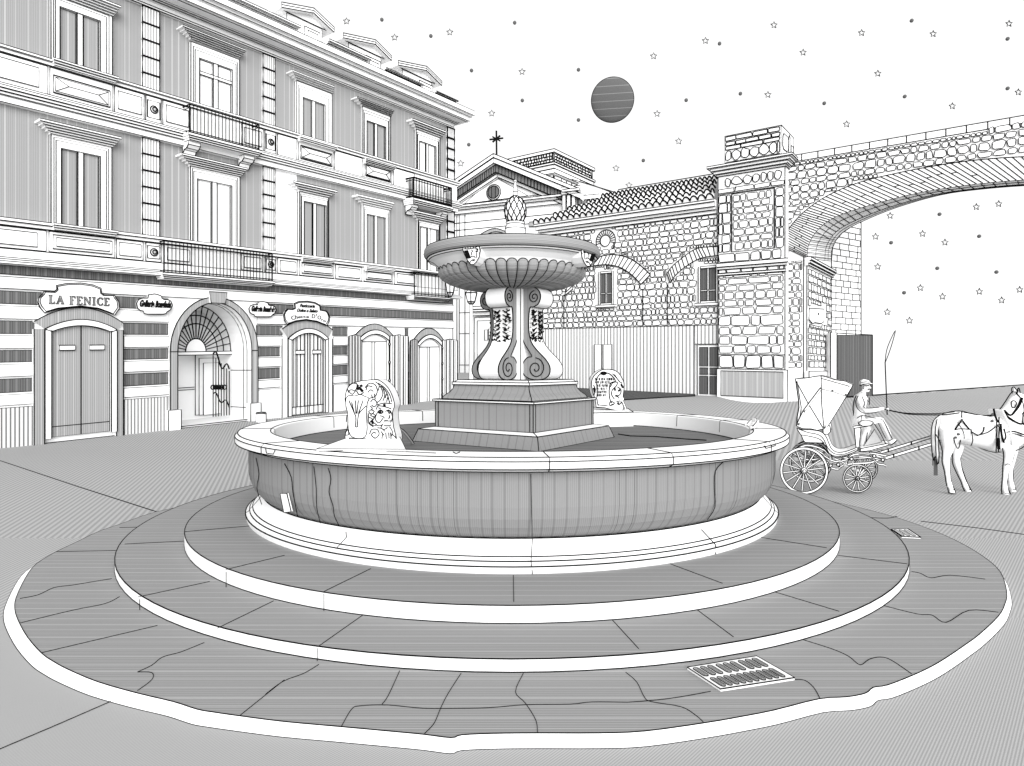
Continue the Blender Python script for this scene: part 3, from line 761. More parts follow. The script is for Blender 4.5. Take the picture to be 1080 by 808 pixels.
stones(mb, WL, t0+0.05, t1-0.02, zpl+0.03, ze-0.03, 0.0, 0.275, 0.31, okwall, 0.72, 0.045, 0.23, 0, 0.45)
mb.build('wall', HS)
for ro, ri, legs in ((ringA_o, ringA_i, ((595.3, 311, 345), (678.5, 305, 343))), (ringB_o, ringB_i, ((704.3, 301, 342),))):
    mb = MB(); n = len(ro)
    A = [wp(x, y, 0.07) for x, y in ro]; B = [wp(x, y, 0.07) for x, y in ri]
    for i in range(n-1):
        mb.face([WL.W(*p, 0.07) for p in (A[i], A[i+1], B[i+1], B[i])])
        for c in (A, B): mb.face([WL.W(*c[i], -0.01), WL.W(*c[i+1], -0.01), WL.W(*c[i+1], 0.07), WL.W(*c[i], 0.07)])
    for k in range(n):
        mb.line([WL.W(*A[k], 0.075), WL.W(*B[k], 0.075)], 1.0)
    mb.line([WL.W(*p, 0.075) for p in A], 1); mb.line([WL.W(*p, 0.075) for p in B], 1)
    for x, ya, yb in legs: mb.line([WL.W(*wp(x, ya), 0.05), WL.W(*wp(x, yb), 0.05)], 1.0)
    mb.build('arch_ring', HS)
mb = MB(); c = wp(638.5, 254, 0.05); r = 0.27
mb.prism(WL, [(c[0]+r*math.cos(a), c[1]+r*math.sin(a)) for a in [k*math.pi/12 for k in range(24)]], 0, 0.06, 'paper')
for k in range(15):
    a = math.pi*(-0.08+1.16*k/14); mb.line([WL.W(c[0]+r*1.05*math.cos(a), c[1]+r*1.05*math.sin(a), 0.02), WL.W(c[0]+2.0*r*math.cos(a), c[1]+2.0*r*math.sin(a), 0.02)], 0.9)
mb.line([WL.W(c[0]+2.0*r*math.cos(a), c[1]+2.0*r*math.sin(a), 0.02) for a in [math.pi*(-0.08+1.16*k/20) for k in range(21)]], 0.9)
mb.build('round_window', HS)
for x0, x1, y0, y1 in (win1, win2):
    s0, za = wp(x0, y0, 0.05); s1, _ = wp(x1, y0, 0.05); zb = wp(x0, y1, 0.05)[1]
    f = MB(); b = 0.09
    for q in ((s0, s0+b, zb, za), (s1-b, s1, zb, za), (s0+b, s1-b, za-b, za), (s0+b, s1-b, zb, zb+b)): f.box(WL, *q, -0.02, 0.1, ink=1, w=0.8)
    f.box(WL, s0-0.12, s1+0.1, zb-0.12, zb-0.01, -0.02, 0.2, ink=2, w=0.8)
    m = (s0+s1)/2; f.box(WL, m-0.035, m+0.035, zb+b, za-b, 0, 0.09, w=0.7)
    zz = lerp(zb, za, 0.34); f.box(WL, s0+b, s1-b, zz-0.025, zz+0.025, 0, 0.085, w=0.6)
    w_ = f.build('window', HS)
    g = MB(); g.box(WL, s0+b, s1-b, zb+b, za-b, -0.02, 0.05, 'paper', 'dark', 0); g.build('pane', w_)
mb = MB()      # ruled plaster below
mb.box(WL, t0, wp(733.5, 380)[0], -1.5, zpl, -0.2, 0.07, 'paper', 'plaster', 1)
mb.box(WL, wp(733.5, 380)[0], t1, wp(735, 363)[1], zpl, -0.2, 0.07, 'paper', 'plaster', 1)
mb.build('plaster_wall', HS)
d = MB(); s0, z1 = wp(627, 363.5, 0.1); s1, _ = wp(645.5, 363.5, 0.1)
d.box(WL, s0, s1, -0.3, z1, 0, 0.11, 'paper', None, 1); m = lerp(s0, s1, 0.5)
for k in (0.42, 0.5): d.line([WL.W(lerp(s0, s1, k), 0, 0.112), WL.W(lerp(s0, s1, k), z1, 0.112)], 1)
d.build('door', HS)
d = MB(); s0, z1 = wp(735, 364, 0.1); s1, _ = wp(760, 364, 0.1); zb = wp(735, 418, 0.1)[1]
d.box(WL, s0, s1, zb, z1, -0.1, 0.05, 'paper', None, 1); dd = d.build('glazed_door', HS)
m = (s0+s1)/2; b = 0.10
for a, c in ((s0+b*1.2, m-b*0.5), (m+b*0.5, s1-b*1.2)):
    for f0, f1 in ((0.05, 0.40), (0.43, 0.56), (0.59, 0.96)):
        g = MB(); g.box(WL, a, c, lerp(zb, z1, f0), lerp(zb, z1, f1), 0, 0.07, 'paper', 'dark', 1); g.build('pane', dd)
mb = MB()      # eaves
for yb, yt, o in ((240, 236.5, 0.12), (236.2, 233.2, 0.22), (232.9, 228.5, 0.34), (228.2, 226, 0.42)):
    mb.box(WL, t0-o*0.6, t1-0.05, wp(640, yb, o)[1], wp(640, yt, o)[1], -0.2, o, 'paper', None, 1, 0.9)
mb.build('eaves', HS)
mb = MB()      # tiled roof: barrel tiles over a sloping deck
zev = wp(640, 225.5, 0.45)[1]; OB = -3.2
c0 = (t0-0.25, zev, 0.45); c1 = (t1-0.05, zev, 0.45)
sR, zR = wp(757, 181, OB); sL, zL = wp(652, 207, OB)
def roofpt(u, v):
    a = WL.W(lerp(c0[0], c1[0], u), zev, 0.45)
    z_r = lerp(zL, zR, 0.5); b = WL.W(lerp(sL, sR, u), z_r, OB)
    return a.lerp(b, v)
nu, nv = 27, 5
nrm = (roofpt(0.9, 0)-roofpt(0.1, 0)).cross(roofpt(0.5, 1)-roofpt(0.5, 0)).normalized()
if nrm.z < 0: nrm = -nrm
mb.face([roofpt(0, 0), roofpt(1, 0), roofpt(1, 1), roofpt(0, 1)])
for j in range(nv):
    for i in range(nu):
        off = 0.5*(j % 2)
        u0, u1 = (i+off)/nu, min(1.0, (i+1+off)/nu)
        v0, v1 = j/nv, min(1, (j+1.0)/nv)
        if u1-u0 < 0.01: continue
        K = 8; ss_ = lambda k: max(0.0, math.sin(math.pi*k/8))**0.6
        lo = [roofpt(lerp(u0, u1, k/K), v0-0.0)+nrm*(0.02+0.21*ss_(k)) for k in range(K+1)]
        hi = [roofpt(lerp(u0, u1, k/K), v1)+nrm*(0.01+0.05*math.sin(math.pi*k/K)) for k in range(K+1)]
        arcp = [roofpt(lerp(u0, u1, k/K), v0)+nrm*(0.02+0.21*ss_(k)) for k in range(K+1)]
        for k in range(K):
            mb.face([lo[k], lo[k+1], hi[k+1], hi[k]], 'paper', None, True)
            mb.face([lo[k], lo[k+1], roofpt(lerp(u0, u1, (k+1)/K), v0), roofpt(lerp(u0, u1, k/K), v0)])
        mb.line([p+nrm*0.012 for p in arcp], 1.45)
rt = [roofpt(0, 1), roofpt(1, 1)]; mb.line(rt, 1.2); mb.line([p+V((0, 0, 0.14)) for p in rt], 1.0)
mb.line([roofpt(0, 0), roofpt(0, 1)], 1.4)
a, b, e = roofpt(0, 0), roofpt(0, 1), WL.W(t0-0.25, zev, -5)
mb.face([a, b, e]); mb.face([roofpt(0, 1), roofpt(1, 1), WL.W(c1[0], zev, -6.5), WL.W(c0[0], zev, -6.5)])
mb.build('roof', HS)
# low slab, evenly dark, along the foot of the wall
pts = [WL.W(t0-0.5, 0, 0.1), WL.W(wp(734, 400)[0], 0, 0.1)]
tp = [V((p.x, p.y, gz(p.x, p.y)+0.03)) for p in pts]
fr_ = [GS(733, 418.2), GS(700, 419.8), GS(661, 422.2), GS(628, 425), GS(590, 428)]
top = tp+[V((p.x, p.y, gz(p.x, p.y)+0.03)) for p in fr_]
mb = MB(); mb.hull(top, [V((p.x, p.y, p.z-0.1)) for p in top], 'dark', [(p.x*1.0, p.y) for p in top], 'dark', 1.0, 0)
tag(mb.build('dark_strip'), 'dark strip along the foot of the stone house', 'dark_strip', kind='structure')
# ================================================================ pier and bridge arch
BR = thing('stone_bridge', WL.W(1.5, 0.6, 0), 'great stone bridge arch springing from a square rubble pier', 'bridge')
PO = 0.25
p0, p1 = wp(757.5, 300, PO)[0], wp(828, 300, PO)[0]
def pz(y, o=PO): return wp(757.5, y, o)[1]
mb = MB()
zc0 = pz(187)
mb.box(WL, p0, p1, pz(388.5), zc0, -2.6, PO, 'paper', None, 1)
mb.line([WL.W(p1, pz(388), -0.3), WL.W(p1, zc0, -0.3)])
mb.box(WL, p0-0.03, p1+0.12, -1.2, pz(389), -2.6, PO+0.06, 'paper', None, 1)
mb.box(WL, wp(761, 400, PO)[0], wp(826.5, 400, PO)[0], pz(417), pz(391), 0, PO+0.075, 'paper', 'pier', 1)
def shaftok(x, y): return True
stones(mb, WL, p0+0.05, p1-0.03, pz(388), pz(374), PO, 0.62, 0.5, None, 0.9, 0.06, 0.12)
mb.line([WL.W(p0, pz(374), PO+0.01), WL.W(p1, pz(374), PO+0.01)], 0.9)
stones(mb, WL, p0+0.03, p1-0.03, pz(373), pz(291), PO, 0.38, 0.56, None, 0.78, 0.07, 0.16, 0, 0.5)
for yb, yt, o in ((291, 289, 0.30), (285, 282.5, 0.33), (282.3, 278.5, 0.40)): mb.box(WL, p0-0.02, p1+o-PO, pz(yb), pz(yt), 0, o, 'paper', None, 1)
stones(mb, WL, p0+0.03, p1-0.03, pz(289), pz(285), PO, 0.2, 0.6, None, 0.8, 0.04, 0.1)
stones(mb, WL, p0+0.03, p1-0.03, pz(278), pz(268), PO, 0.42, 0.55, None, 0.9, 0.06, 0.14)
q0, q1 = wp(772, 230, PO)[0], wp(817, 230, PO)[0]
mb.line([WL.W(q0, pz(267), PO+0.03), WL.W(q0, pz(207), PO+0.03), WL.W(q1, pz(207), PO+0.03), WL.W(q1, pz(267), PO+0.03)], 1.2, True)
stones(mb, WL, q0+0.04, q1-0.04, pz(266), pz(208), PO, 0.31, 0.38, None, 0.75, 0.06, 0.18)
stones(mb, WL, p0+0.03, q0-0.04, pz(267), pz(207), PO, 0.42, 0.45, None, 0.85, 0.05, 0.1)
stones(mb, WL, q1+0.04, p1-0.03, pz(267), pz(207), PO, 0.38, 0.42, None, 0.85, 0.05, 0.14)
mb.line([WL.W(p0, pz(206), PO+0.01), WL.W(p1, pz(206), PO+0.01)], 0.9)
stones(mb, WL, p0+0.03, p1-0.03, pz(205), pz(200), PO, 0.2, 0.6, None, 0.8, 0.03, 0.1)
stones(mb, WL, p0+0.3, p1-0.03, pz(199), pz(189), PO, 0.42, 0.36, None, 1.0, 0.07, 0.32)
for yb, yt, o in ((187, 185, 0.30), (184.8, 182, 0.40), (181.8, 179, 0.50), (178.8, 176.8, 0.62)): mb.box(WL, p0-o+PO, p1+o-PO, pz(yb), pz(yt), -2.6, o, 'paper', None, 2, 0.9)
mb.build('pier', BR)
mb = MB()
b0, b1 = wp(764.5, 160, 0.1)[0], wp(824, 160, 0.1)[0]; zt0 = wp(764.5, 176, 0.1)[1]; zt1 = wp(764.5, 144, 0.1)[1]
mb.box(WL, b0, b1, zt0-0.1, zt1, -1.8, 0.1, 'paper', None, 1)
mb.line([WL.W(b1, zt1, 0.1), WL.W(b1, zt1, -1.8), WL.W(b1, zt0-0.4, -1.8)]); mb.line([WL.W(b0, zt1, -1.8), WL.W(b1, zt1, -1.8)])
z_ = zt1-0.04
for h, sw, rd in ((0.20, 0.55, 0.08), (0.20, 0.5, 0.08), (0.18, 0.8, 0.08), (0.46, 0.36, 0.34), (0.2, 0.6, 0.1), (0.2, 0.5, 0.1)):
    if z_-h > zt0: stones(mb, WL, b0+0.03, b1-0.03, z_-h, z_, 0.1, h, sw, None, 1.0, 0.04, rd, 0, 0.25)
    z_ -= h+0.01
JB_ = Frame(*WL.W(b1, 0, 0.1).xy, 0.607, 0.795, 0)
for a in ((0.12, 0.95, zt0+0.35, zt1-0.3), (1.05, 1.3, zt0+0.1, zt1-0.2), (1.4, 1.75, zt0+0.3, zt1-0.5)): stone(mb, JB_, *a, 0.0, 1.0, 0.2, 0.03)
mb.build('parapet_block', BR)
# the arch itself
BO = -0.3
top_px = lambda x: 162+(x-848)*(122-162)/(1078-848.0)
fin = [(851, 272), (853, 257), (864.6, 240), (885, 227), (920, 215.5), (965, 204), (1010, 196.5), (1060, 191), (1115, 188.5), (1180, 190)]
bin_ = [(876.5, 275), (878, 260.5), (888, 245.6), (909, 233.7), (945, 219), (992, 205.5), (1034, 199.5), (1080, 195.7), (1132, 193.5), (1196, 196)]
fin_s = smooth_poly(fin, 4); bin_s = smooth_poly(bin_, 4); N = len(fin_s)
Fi = [wp(x, y, BO) for x, y in fin_s]
Bk = []
for i, (x, y) in enumerate(bin_s):
    w_ = lerp(4.4, 1.0, min(1, (i/(N-1))*1.25)); Yb = WL.W(*Fi[i], BO).y+0.795*w_; Bk.append(at(x, y, Yb))
sA = wp(829, 200, BO)[0]; sC = wp(847.5, 300, BO)[0]
zsp = Fi[0][1]
def topz(s):
    a = wp(848, 162, BO); b = wp(1078, 122, BO); return lerp(a[1], b[1], (s-a[0])/(b[0]-a[0]))
mb = MB()
P = lambda s, z, o=BO: WL.W(s, z, o)
for i in range(N-1):
    (s, z), (s2, z2) = Fi[i], Fi[i+1]
    mb.face([P(s, z), P(s2, z2), P(s2, topz(s2)), P(s, topz(s))])
    mb.face([P(s, z), P(s2, z2), Bk[i+1], Bk[i]])
    bt0 = V((Bk[i].x, Bk[i].y, P(s, topz(s)).z)); bt1 = V((Bk[i+1].x, Bk[i+1].y, P(s2, topz(s2)).z))
    mb.face([Bk[i], Bk[i+1], bt1, bt0]); mb.face([P(s, topz(s)), P(s2, topz(s2)), bt1, bt0])
mb.face([P(sA, -1), P(Fi[0][0], -1), P(Fi[0][0], topz(Fi[0][0])), P(sA, topz(sA))])
fc = P(Fi[0][0], 0)
mb.face([P(Fi[0][0], -1), V((Bk[0].x, Bk[0].y, -1)), Bk[0], P(*Fi[0])])
mb.face([P(sA, topz(sA)), P(Fi[0][0], topz(Fi[0][0])), V((Bk[0].x, Bk[0].y, P(sA, topz(sA)).z)), P(sA, topz(sA), -2.6)])
mb.line([P(s, z) for s, z in Fi], 1.0); mb.line(Bk, 1.0)
for f, ww in ((0.33, 0.6), (0.72, 0.7), (0.86, 0.6)): mb.line([P(*Fi[i]).lerp(Bk[i], f)+V((0, 0, -0.02)) for i in range(N)], ww)
for i in range(0, N, 1):
    if i > 6: mb.line([P(*Fi[i])+V((0, 0, -0.02)), P(*Fi[max(0, i-1)]).lerp(Bk[max(0, i-1)], 0.72)+V((0, 0, -0.02))], 0.65)
    else:
        mb.line([P(*Fi[i])+V((0.01, 0, -0.02)), Bk[i]+V((0, 0, -0.02))], 0.55)
        j = i+1; mb.line([(P(*Fi[i])*0.5+P(*Fi[j])*0.5), (Bk[i]*0.5+Bk[j]*0.5)], 0.5)
mb.line([P(sA, topz(sA)), P(Fi[-1][0], topz(Fi[-1][0]))], 1.0)
cp = 0.27
mb.line([P(sA, topz(sA)-cp, BO+0.01), P(Fi[-1][0], topz(Fi[-1][0])-cp, BO+0.01)], 1.0)
k = sA
while k < Fi[-1][0]:
    mb.line([P(k, topz(k)-cp, BO+0.01), P(k, topz(k), BO+0.01)], 0.9); k += 0.62
mb.line([P(sC, -0.5), P(sC, wp(847.5, 225, BO)[1])], 0.9)
mb.line([P(Fi[0][0], -0.5), P(*Fi[0])], 1.0); mb.line([V((Bk[0].x, Bk[0].y, 0.3)), Bk[0]], 1.0)
# ring of voussoirs
ext = smooth_poly([(829, 262), (830, 246), (838, 234), (850, 222), (873, 206.5), (905, 193), (945, 183), (990, 174.5), (1040, 168), (1100, 165), (1170, 167)], 4)
def at_curve(c, u):
    x = u*(len(c)-1); i = min(int(x), len(c)-2); t = x-i; return (lerp(c[i][0], c[i+1][0], t), lerp(c[i][1], c[i+1][1], t))
NV = 66
for i in range(NV+1):
    u = (i/NV)**1.0
    a = at_curve(ext, u); b = at_curve(fin_s, u)
    A, B = wp(*a, BO), wp(*b, BO)
    if a[1] < 150: continue
    mb.line([P(*A, BO+0.035), P(*B, BO+0.035)], 0.95)
    if i < NV and i % 2 == 0 and i < 50:
        a2, b2 = at_curve(ext, u+1/NV), at_curve(fin_s, u+1/NV)
        f = random.uniform(0.35, 0.65); m0 = wp(lerp(a[0], b[0], f), lerp(a[1], b[1], f), BO); m1 = wp(lerp(a2[0], b2[0], f), lerp(a2[1], b2[1], f), BO)
        mb.line([P(*m0, BO+0.035), P(*m1, BO+0.035)], 0.9)
for i in range(NV):
    q = [at_curve(ext, i/NV), at_curve(ext, (i+1)/NV), at_curve(fin_s, (i+1)/NV), at_curve(fin_s, i/NV)]
    mb.face([P(*wp(*p, BO), BO+0.028) for p in q])
mb.line([P(*wp(*p, BO), BO+0.035) for p in ext], 0.9)
ringpoly = ext+fin_s[::-1]+[(848, 290), (829, 290)]
def okbridge(x, y):
    if inpoly(x, y, ringpoly): return False
    if y > top_px(x)+0.5 and x > 829.5:
        yi = 1e9
        for (x0, y0), (x1, y1) in zip(fin_s, fin_s[1:]):
            if x0 <= x <= x1: yi = lerp(y0, y1, (x-x0)/max(1e-6, x1-x0))
        if x < 851: yi = 262
        return y < yi
    return False
zlo = wp(1075, 200, BO)[1]
stones(mb, WL, sA+0.03, Fi[-1][0], wp(832, 262, BO)[1], 10.9, BO, 0.28, 0.34, lambda x, y: okbridge(x, y) and y > top_px(x)+7, 0.85, 0.06, 0.22)
def okleg(x, y): return 830.5 < x < 846.5
stones(mb, WL, sA+0.05, sC-0.03, wp(838, 388, BO)[1], wp(838, 275, BO)[1], BO, 0.28, 0.28, None, 0.75, 0.06, 0.2)
mb.build('arch', BR)
JB = Frame(P(*Fi[0]).x, P(*Fi[0]).y, Bk[0].x-P(*Fi[0]).x, Bk[0].y-P(*Fi[0]).y, 0)
LJ = math.hypot(Bk[0].x-P(*Fi[0]).x, Bk[0].y-P(*Fi[0]).y)
mb = MB()
zj = lambda y: JB.P(850, y)[1]
stones(mb, JB, 0.08, LJ-0.06, zj(388), zj(280), 0.0, 0.30, 0.62, lambda x, y: not (851 < x < 870.5 and 323 < y < 342), 0.75, 0.07, 0.2)
for yb, yt, o in ((279.5, 277.5, 0.08), (277, 274.5, 0.14), (274, 271.5, 0.2)): mb.box(JB, -0.1, LJ+0.1, zj(yb), zj(yt), -0.05, o, 'paper', None, 1, 0.9)
mb.box(JB, -0.15, LJ+0.1, -1.0, zj(391.5), -0.05, 0.12, 'paper', None, 1)
mb.build('pier_jamb', BR)
mb = MB()
pl = [JB.P(x, y, 0.06) for x, y in ((853.5, 325), (868.7, 326), (868.7, 339.5), (866, 341.2), (862, 340.6), (859.5, 340.2), (857.5, 341), (856.5, 341), (854, 338), (853.3, 337))]
mb.prism(JB, pl, -0.02, 0.06, 'paper', rim=True); h = JB.P(863.2, 331.2, 0.06)
mb.prism(JB, [(h[0]+0.075*math.cos(a)*(1.2 if abs(math.cos(a)) > .7 else 1), h[1]+0.06*math.sin(a)) for a in [k*math.pi/5 for k in range(10)]], 0.055, 0.075, 'ink', 'ink', False)
mb.build('stone_plaque', BR)
bx, by = Bk[0].x+0.02, Bk[0].y+0.02
BK = Frame(bx, by, 0.85, 0.53, 0)
mb = MB()
pl = [BK.P(876.8, 420)] + [BK.P(908, 420)]+[BK.P(908, 233.5), BK.P(898, 239), BK.P(888, 245.8), BK.P(881, 254), BK.P(878, 261), BK.P(876.8, 275)]
mb.prism(BK, pl, -1.5, 0.0, 'paper')
sl, sr = pl[0][0], pl[1][0]; zz = pl[0][1]; row = 0
while zz < pl[2][1]:
    zz += 0.29; row += 1
    def inside(s): 
        x, y = proj(BK.W(s, zz, 0)); return y > 275 or inpoly(x, y, [(876.8, 420), (908, 420), (908, 233.5), (898, 239), (888, 245.8), (881, 254), (878, 261), (876.8, 275)])
    a = sl
    while a < sr and not inside(a): a += 0.1
    if a >= sr: break
    mb.line([BK.W(a, zz, 0.005), BK.W(sr, zz, 0.005)], 0.75)
    s = a+0.35*(row % 2)
    while s < sr:
        if s > a+0.05: mb.line([BK.W(s, zz-0.29, 0.005), BK.W(s, zz, 0.005)], 0.75)
        s += random.uniform(0.55, 0.9)
mb.build('brick_buttress', BR)
# dark timber gate
YG = 28.9; gx = lambda px: (px-CX)/F*YG; gzz = lambda y: E-(y-HY)/F*YG
GF = Frame(0, YG, 1, 0, 0)
GT = thing('wooden_gate', V((gx(900), YG, 0.6)), 'tall dark planked gate standing against the brick buttress', 'gate')
mb = MB(); mb.box(GF, gx(882.5), gx(920), gzz(424), gzz(353.5), -0.5, 0.0, 'dark', 'dark', 1, 1.2); mb.line([V((gx(876), YG, gzz(351))), V((gx(920), YG, gzz(353.3)))], 1)
mb.build('gate_leaf', GT)
mb = MB(); mb.box(GF, gx(875.5), gx(882), gzz(424), gzz(351), -0.6, 0.05, 'paper', None, 1); mb.build('gate_post', GT)
# ================================================================ church behind
CH = Frame(-1.11, 48.0, 0.92, -0.387, 0.0)
cp_ = lambda x, y, o=0.0: CH.P(x, y, o)
CT = thing('church', CH.W(0, 0, 0), 'church front with coffered gable, round window and star cross behind the fountain', 'church')
def cbox(mb, x0, x1, yb, yt, xr, o0, o1, mat='paper', front=None, ink=1, w=0.9):
    mb.box(CH, cp_(x0, 300, o1)[0], cp_(x1, 300, o1)[0], cp_(xr, yb, o1)[1], cp_(xr, yt, o1)[1], o0, o1, mat, front, ink, w)
sL_, sR_ = cp_(455, 300)[0], cp_(598, 300)[0]
zE = cp_(478, 217)[1]
mb = MB()
mb.box(CH, sL_, sR_, -1, zE, -14, 0, 'paper', None, 1)
for y in (236, 243.5): mb.line([CH.W(sL_, cp_(478, y)[1], 0.02), CH.W(sR_, cp_(478, y)[1], 0.02)], 0.9)
for x in (482, 484.5, 490.5): mb.line([CH.W(cp_(x, 300)[0], 0, 0.02), CH.W(cp_(x, 300)[0], zE, 0.02)], 0.9)
for y in (270, 300, 330, 352, 385): mb.line([CH.W(cp_(484.5, 300)[0], cp_(484, y)[1], 0.02), CH.W(cp_(500, 300)[0], cp_(484, y)[1], 0.02)], 0.7)
ap = cp_(521, 178, 0)
tri = [(sL_, zE), (sR_, zE), (ap[0], ap[1])]
mb.prism(CH, tri, -14, 0.0, 'paper')
t2 = [cp_(490, 215, 0.02), cp_(557, 206.5, 0.02), cp_(521, 186, 0.02)]; mb.line([CH.W(*p, 0.02) for p in t2], 0.9, True)
t2 = [cp_(482, 216, 0.02), cp_(574, 204.8, 0.02), cp_(520, 181.5, 0.02)]; mb.line([CH.W(*p, 0.02) for p in t2], 0.9, True)
mb.build('wall', CT)
mb = MB()
for yb, yt, o in ((226.5, 222.5, 0.25), (222.2, 219.5, 0.45), (219.2, 217, 0.7)): cbox(mb, 450, 592, yb, yt, 478, -0.1, o)
mb.build('entablature', CT)
mb = MB()      # raking cornice with coffered soffit
pk = cp_(521, 162.5, 0.9); kl = cp_(462, 202.5, 0.9); kr = cp_(612, 199.5, 0.9)
def rake(p, q, o0, o1, th, mat='paper', side='paper', w=1.0, drop=0.0):
    A = [(p[0], p[1]-drop), (q[0], q[1]-drop), (q[0], q[1]-drop-th), (p[0], p[1]-drop-th)]
    mb.prism(CH, A, o0, o1, mat, side, True, w, rim=True)
for q in (kl, kr):
    rake(pk, q, -14, 1.0, 0.26); rake(pk, q, 0.0, 0.92, 0.36, 'paper', 'paper', 0.9, 0.28)
    rake(pk, q, 0.0, 0.6, 0.55, 'soffit', 'soffit', 1.0, 0.66)
    nn = 26
    for i in range(1, nn):
        m = (lerp(pk[0], q[0], i/nn), lerp(pk[1], q[1], i/nn)); mb.line([CH.W(m[0], m[1]-0.68, 0.61), CH.W(m[0], m[1]-1.2, 0.61)], 0.8)
    rake(pk, q, 0.0, 0.3, 0.25, 'paper', 'paper', 0.8, 1.23)
mb.build('raking_cornice', CT)
mb = MB(); c = cp_(521, 203, 0.05)
for r, o, m_ in ((0.56, 0.10, 'paper'), (0.45, 0.13, 'dark')):
    mb.prism(CH, [(c[0]+r*math.cos(a), c[1]+r*math.sin(a)) for a in [k*math.pi/14 for k in range(28)]], 0, o, m_, w=1.1)
for k in (-0.15, 0.15): mb.line([CH.W(c[0]+k, c[1]-0.4, 0.135), CH.W(c[0]+k, c[1]+0.4, 0.135)], 0.8)
mb.build('round_window', CT)
mb = MB(); c = CH.W(*cp_(523.5, 146.5, 0.5), 0.5); bt = CH.W(*cp_(523.8, 164, 0.5), 0.5)
mb.line([bt, V((c.x, c.y, c.z+0.58))], 2.2)
for a in (0, 35, 145, 180, 215, 325):
    r = 0.5 if a in (0, 180) else 0.34
    mb.line([c, c+V((r*math.cos(math.radians(a)), -0.15*math.cos(math.radians(a)), r*math.sin(math.radians(a))))], 1.7)
mb.sphere(c, 0.09, 'ink', 8); mb.build('cross', CT)
mb = MB()      # door and its case
for x0, x1, y, o in ((500.5, 560, 335, 0.25), (503.5, 555, 338.5, 0.32), (506.5, 550, 343, 0.28)):
    mb.box(CH, cp_(x0, 350, o)[0], cp_(x1, 350, o)[0], 0.5, cp_(503, y, o)[1], 0, o, 'paper', None, 1, 0.9)
for yb, yt, o in ((333, 329, 0.4), (328.7, 326.5, 0.6), (326.2, 323, 0.5)): cbox(mb, 498.5, 565, yb, yt, 503, 0, o)
for x0, x1, ya, yb in ((511, 514.5, 348, 359), (515.2, 519, 347, 358)): cbox(mb, x0, x1, yb, ya, x0, 0.2, 0.34)
mb.build('door', CT)
mb = MB()      # side bay, consoles and lower roof right of the gable
cbox(mb, 592, 612, 205, 197, 598, -3, 0.9); cbox(mb, 593, 611, 202, 199.5, 598, -3, 1.1)
for x in (593, 598, 603): cbox(mb, x, x+3.6, 222, 206, x, -0.1, 0.75)
cbox(mb, 612, 632, 211, 206.5, 613, -6, 0.1)
cbox(mb, 598, 625, 300, 222, 610, -8, 0.0)
mb.prism(CH, [cp_(606, 203, -2), cp_(636, 212, -2), cp_(668, 212, -2), cp_(612, 190, -2)], -9, -2.0, 'paper', rim=True)
mb.line([CH.W(*cp_(603, 189, -1.9), -1.9), CH.W(*cp_(664, 207.5, -1.9), -1.9)], 1.0)
mb.build('side_aisle', CT)
mb = MB()      # segmental hood seen above the basin, and iron ornament
C1 = [(lerp(507, 538, k/12), 247-6*math.sin(math.pi*k/12)) for k in range(13)]
C2 = [(lerp(511, 536, k/12), 248.5-4*math.sin(math.pi*k/12)) for k in range(13)]
mb.strip(CH, [cp_(x, y, 0.3) for x, y in C1], [cp_(x, y, 0.3) for x, y in C2], 0, 0.3, 'leaf')
mb.build('window_hood', CT)
mb = MB(); cbox(mb, 558, 580, 239, 234, 560, 0, 0.2, 'paper', 'leaf'); mb.build('vent', CT)
DR = Frame(44/690*57.0, 57.0, 0.795, -0.607, -0.0185)
mb = MB()
def dz(y, o=0): return DR.P(584, y, o)[1]
sl = DR.P(536, 165)[0]
for yb, yt, o in ((215, 183, 0.0), (182.5, 178, 0.35), (177.5, 173.5, 0.1), (173, 171, 0.2)): mb.box(DR, sl-o, 0+o, dz(yb, o), dz(yt, o), -6.6-o, o, 'paper', None, 2, 0.9)
mb.box(DR, sl, 0, dz(170.8), dz(160.5), -6.6, 0, 'paper', None, 2, 0.9); mb.box(DR, sl-0.15, 0.15, dz(160.3, 0.15), dz(157, 0.15), -6.8, 0.15, 'paper', None, 2, 0.9)
stones(mb, DR, sl, 0, dz(170.5), dz(160.8), 0.0, 0.27, 0.30, None, 0.95, 0.05, 0.15)
stones(mb, DR, sl, 0, dz(196), dz(184), 0.0, 0.35, 0.8, None, 0.8, 0.05, 0.1)
SD = Frame(*DR.W(0, 0, 0).xy, 0.607, 0.795, 0)
stones(mb, SD, 0.05, 6.5, dz(170.5), dz(160.8), 0.0, 0.27, 0.45, None, 0.9, 0.06, 0.1)
stones(mb, SD, 0.05, 6.5, dz(200), dz(184), 0.0, 0.38, 0.9, None, 0.8, 0.05, 0.1)
mb.build('drum', CT)
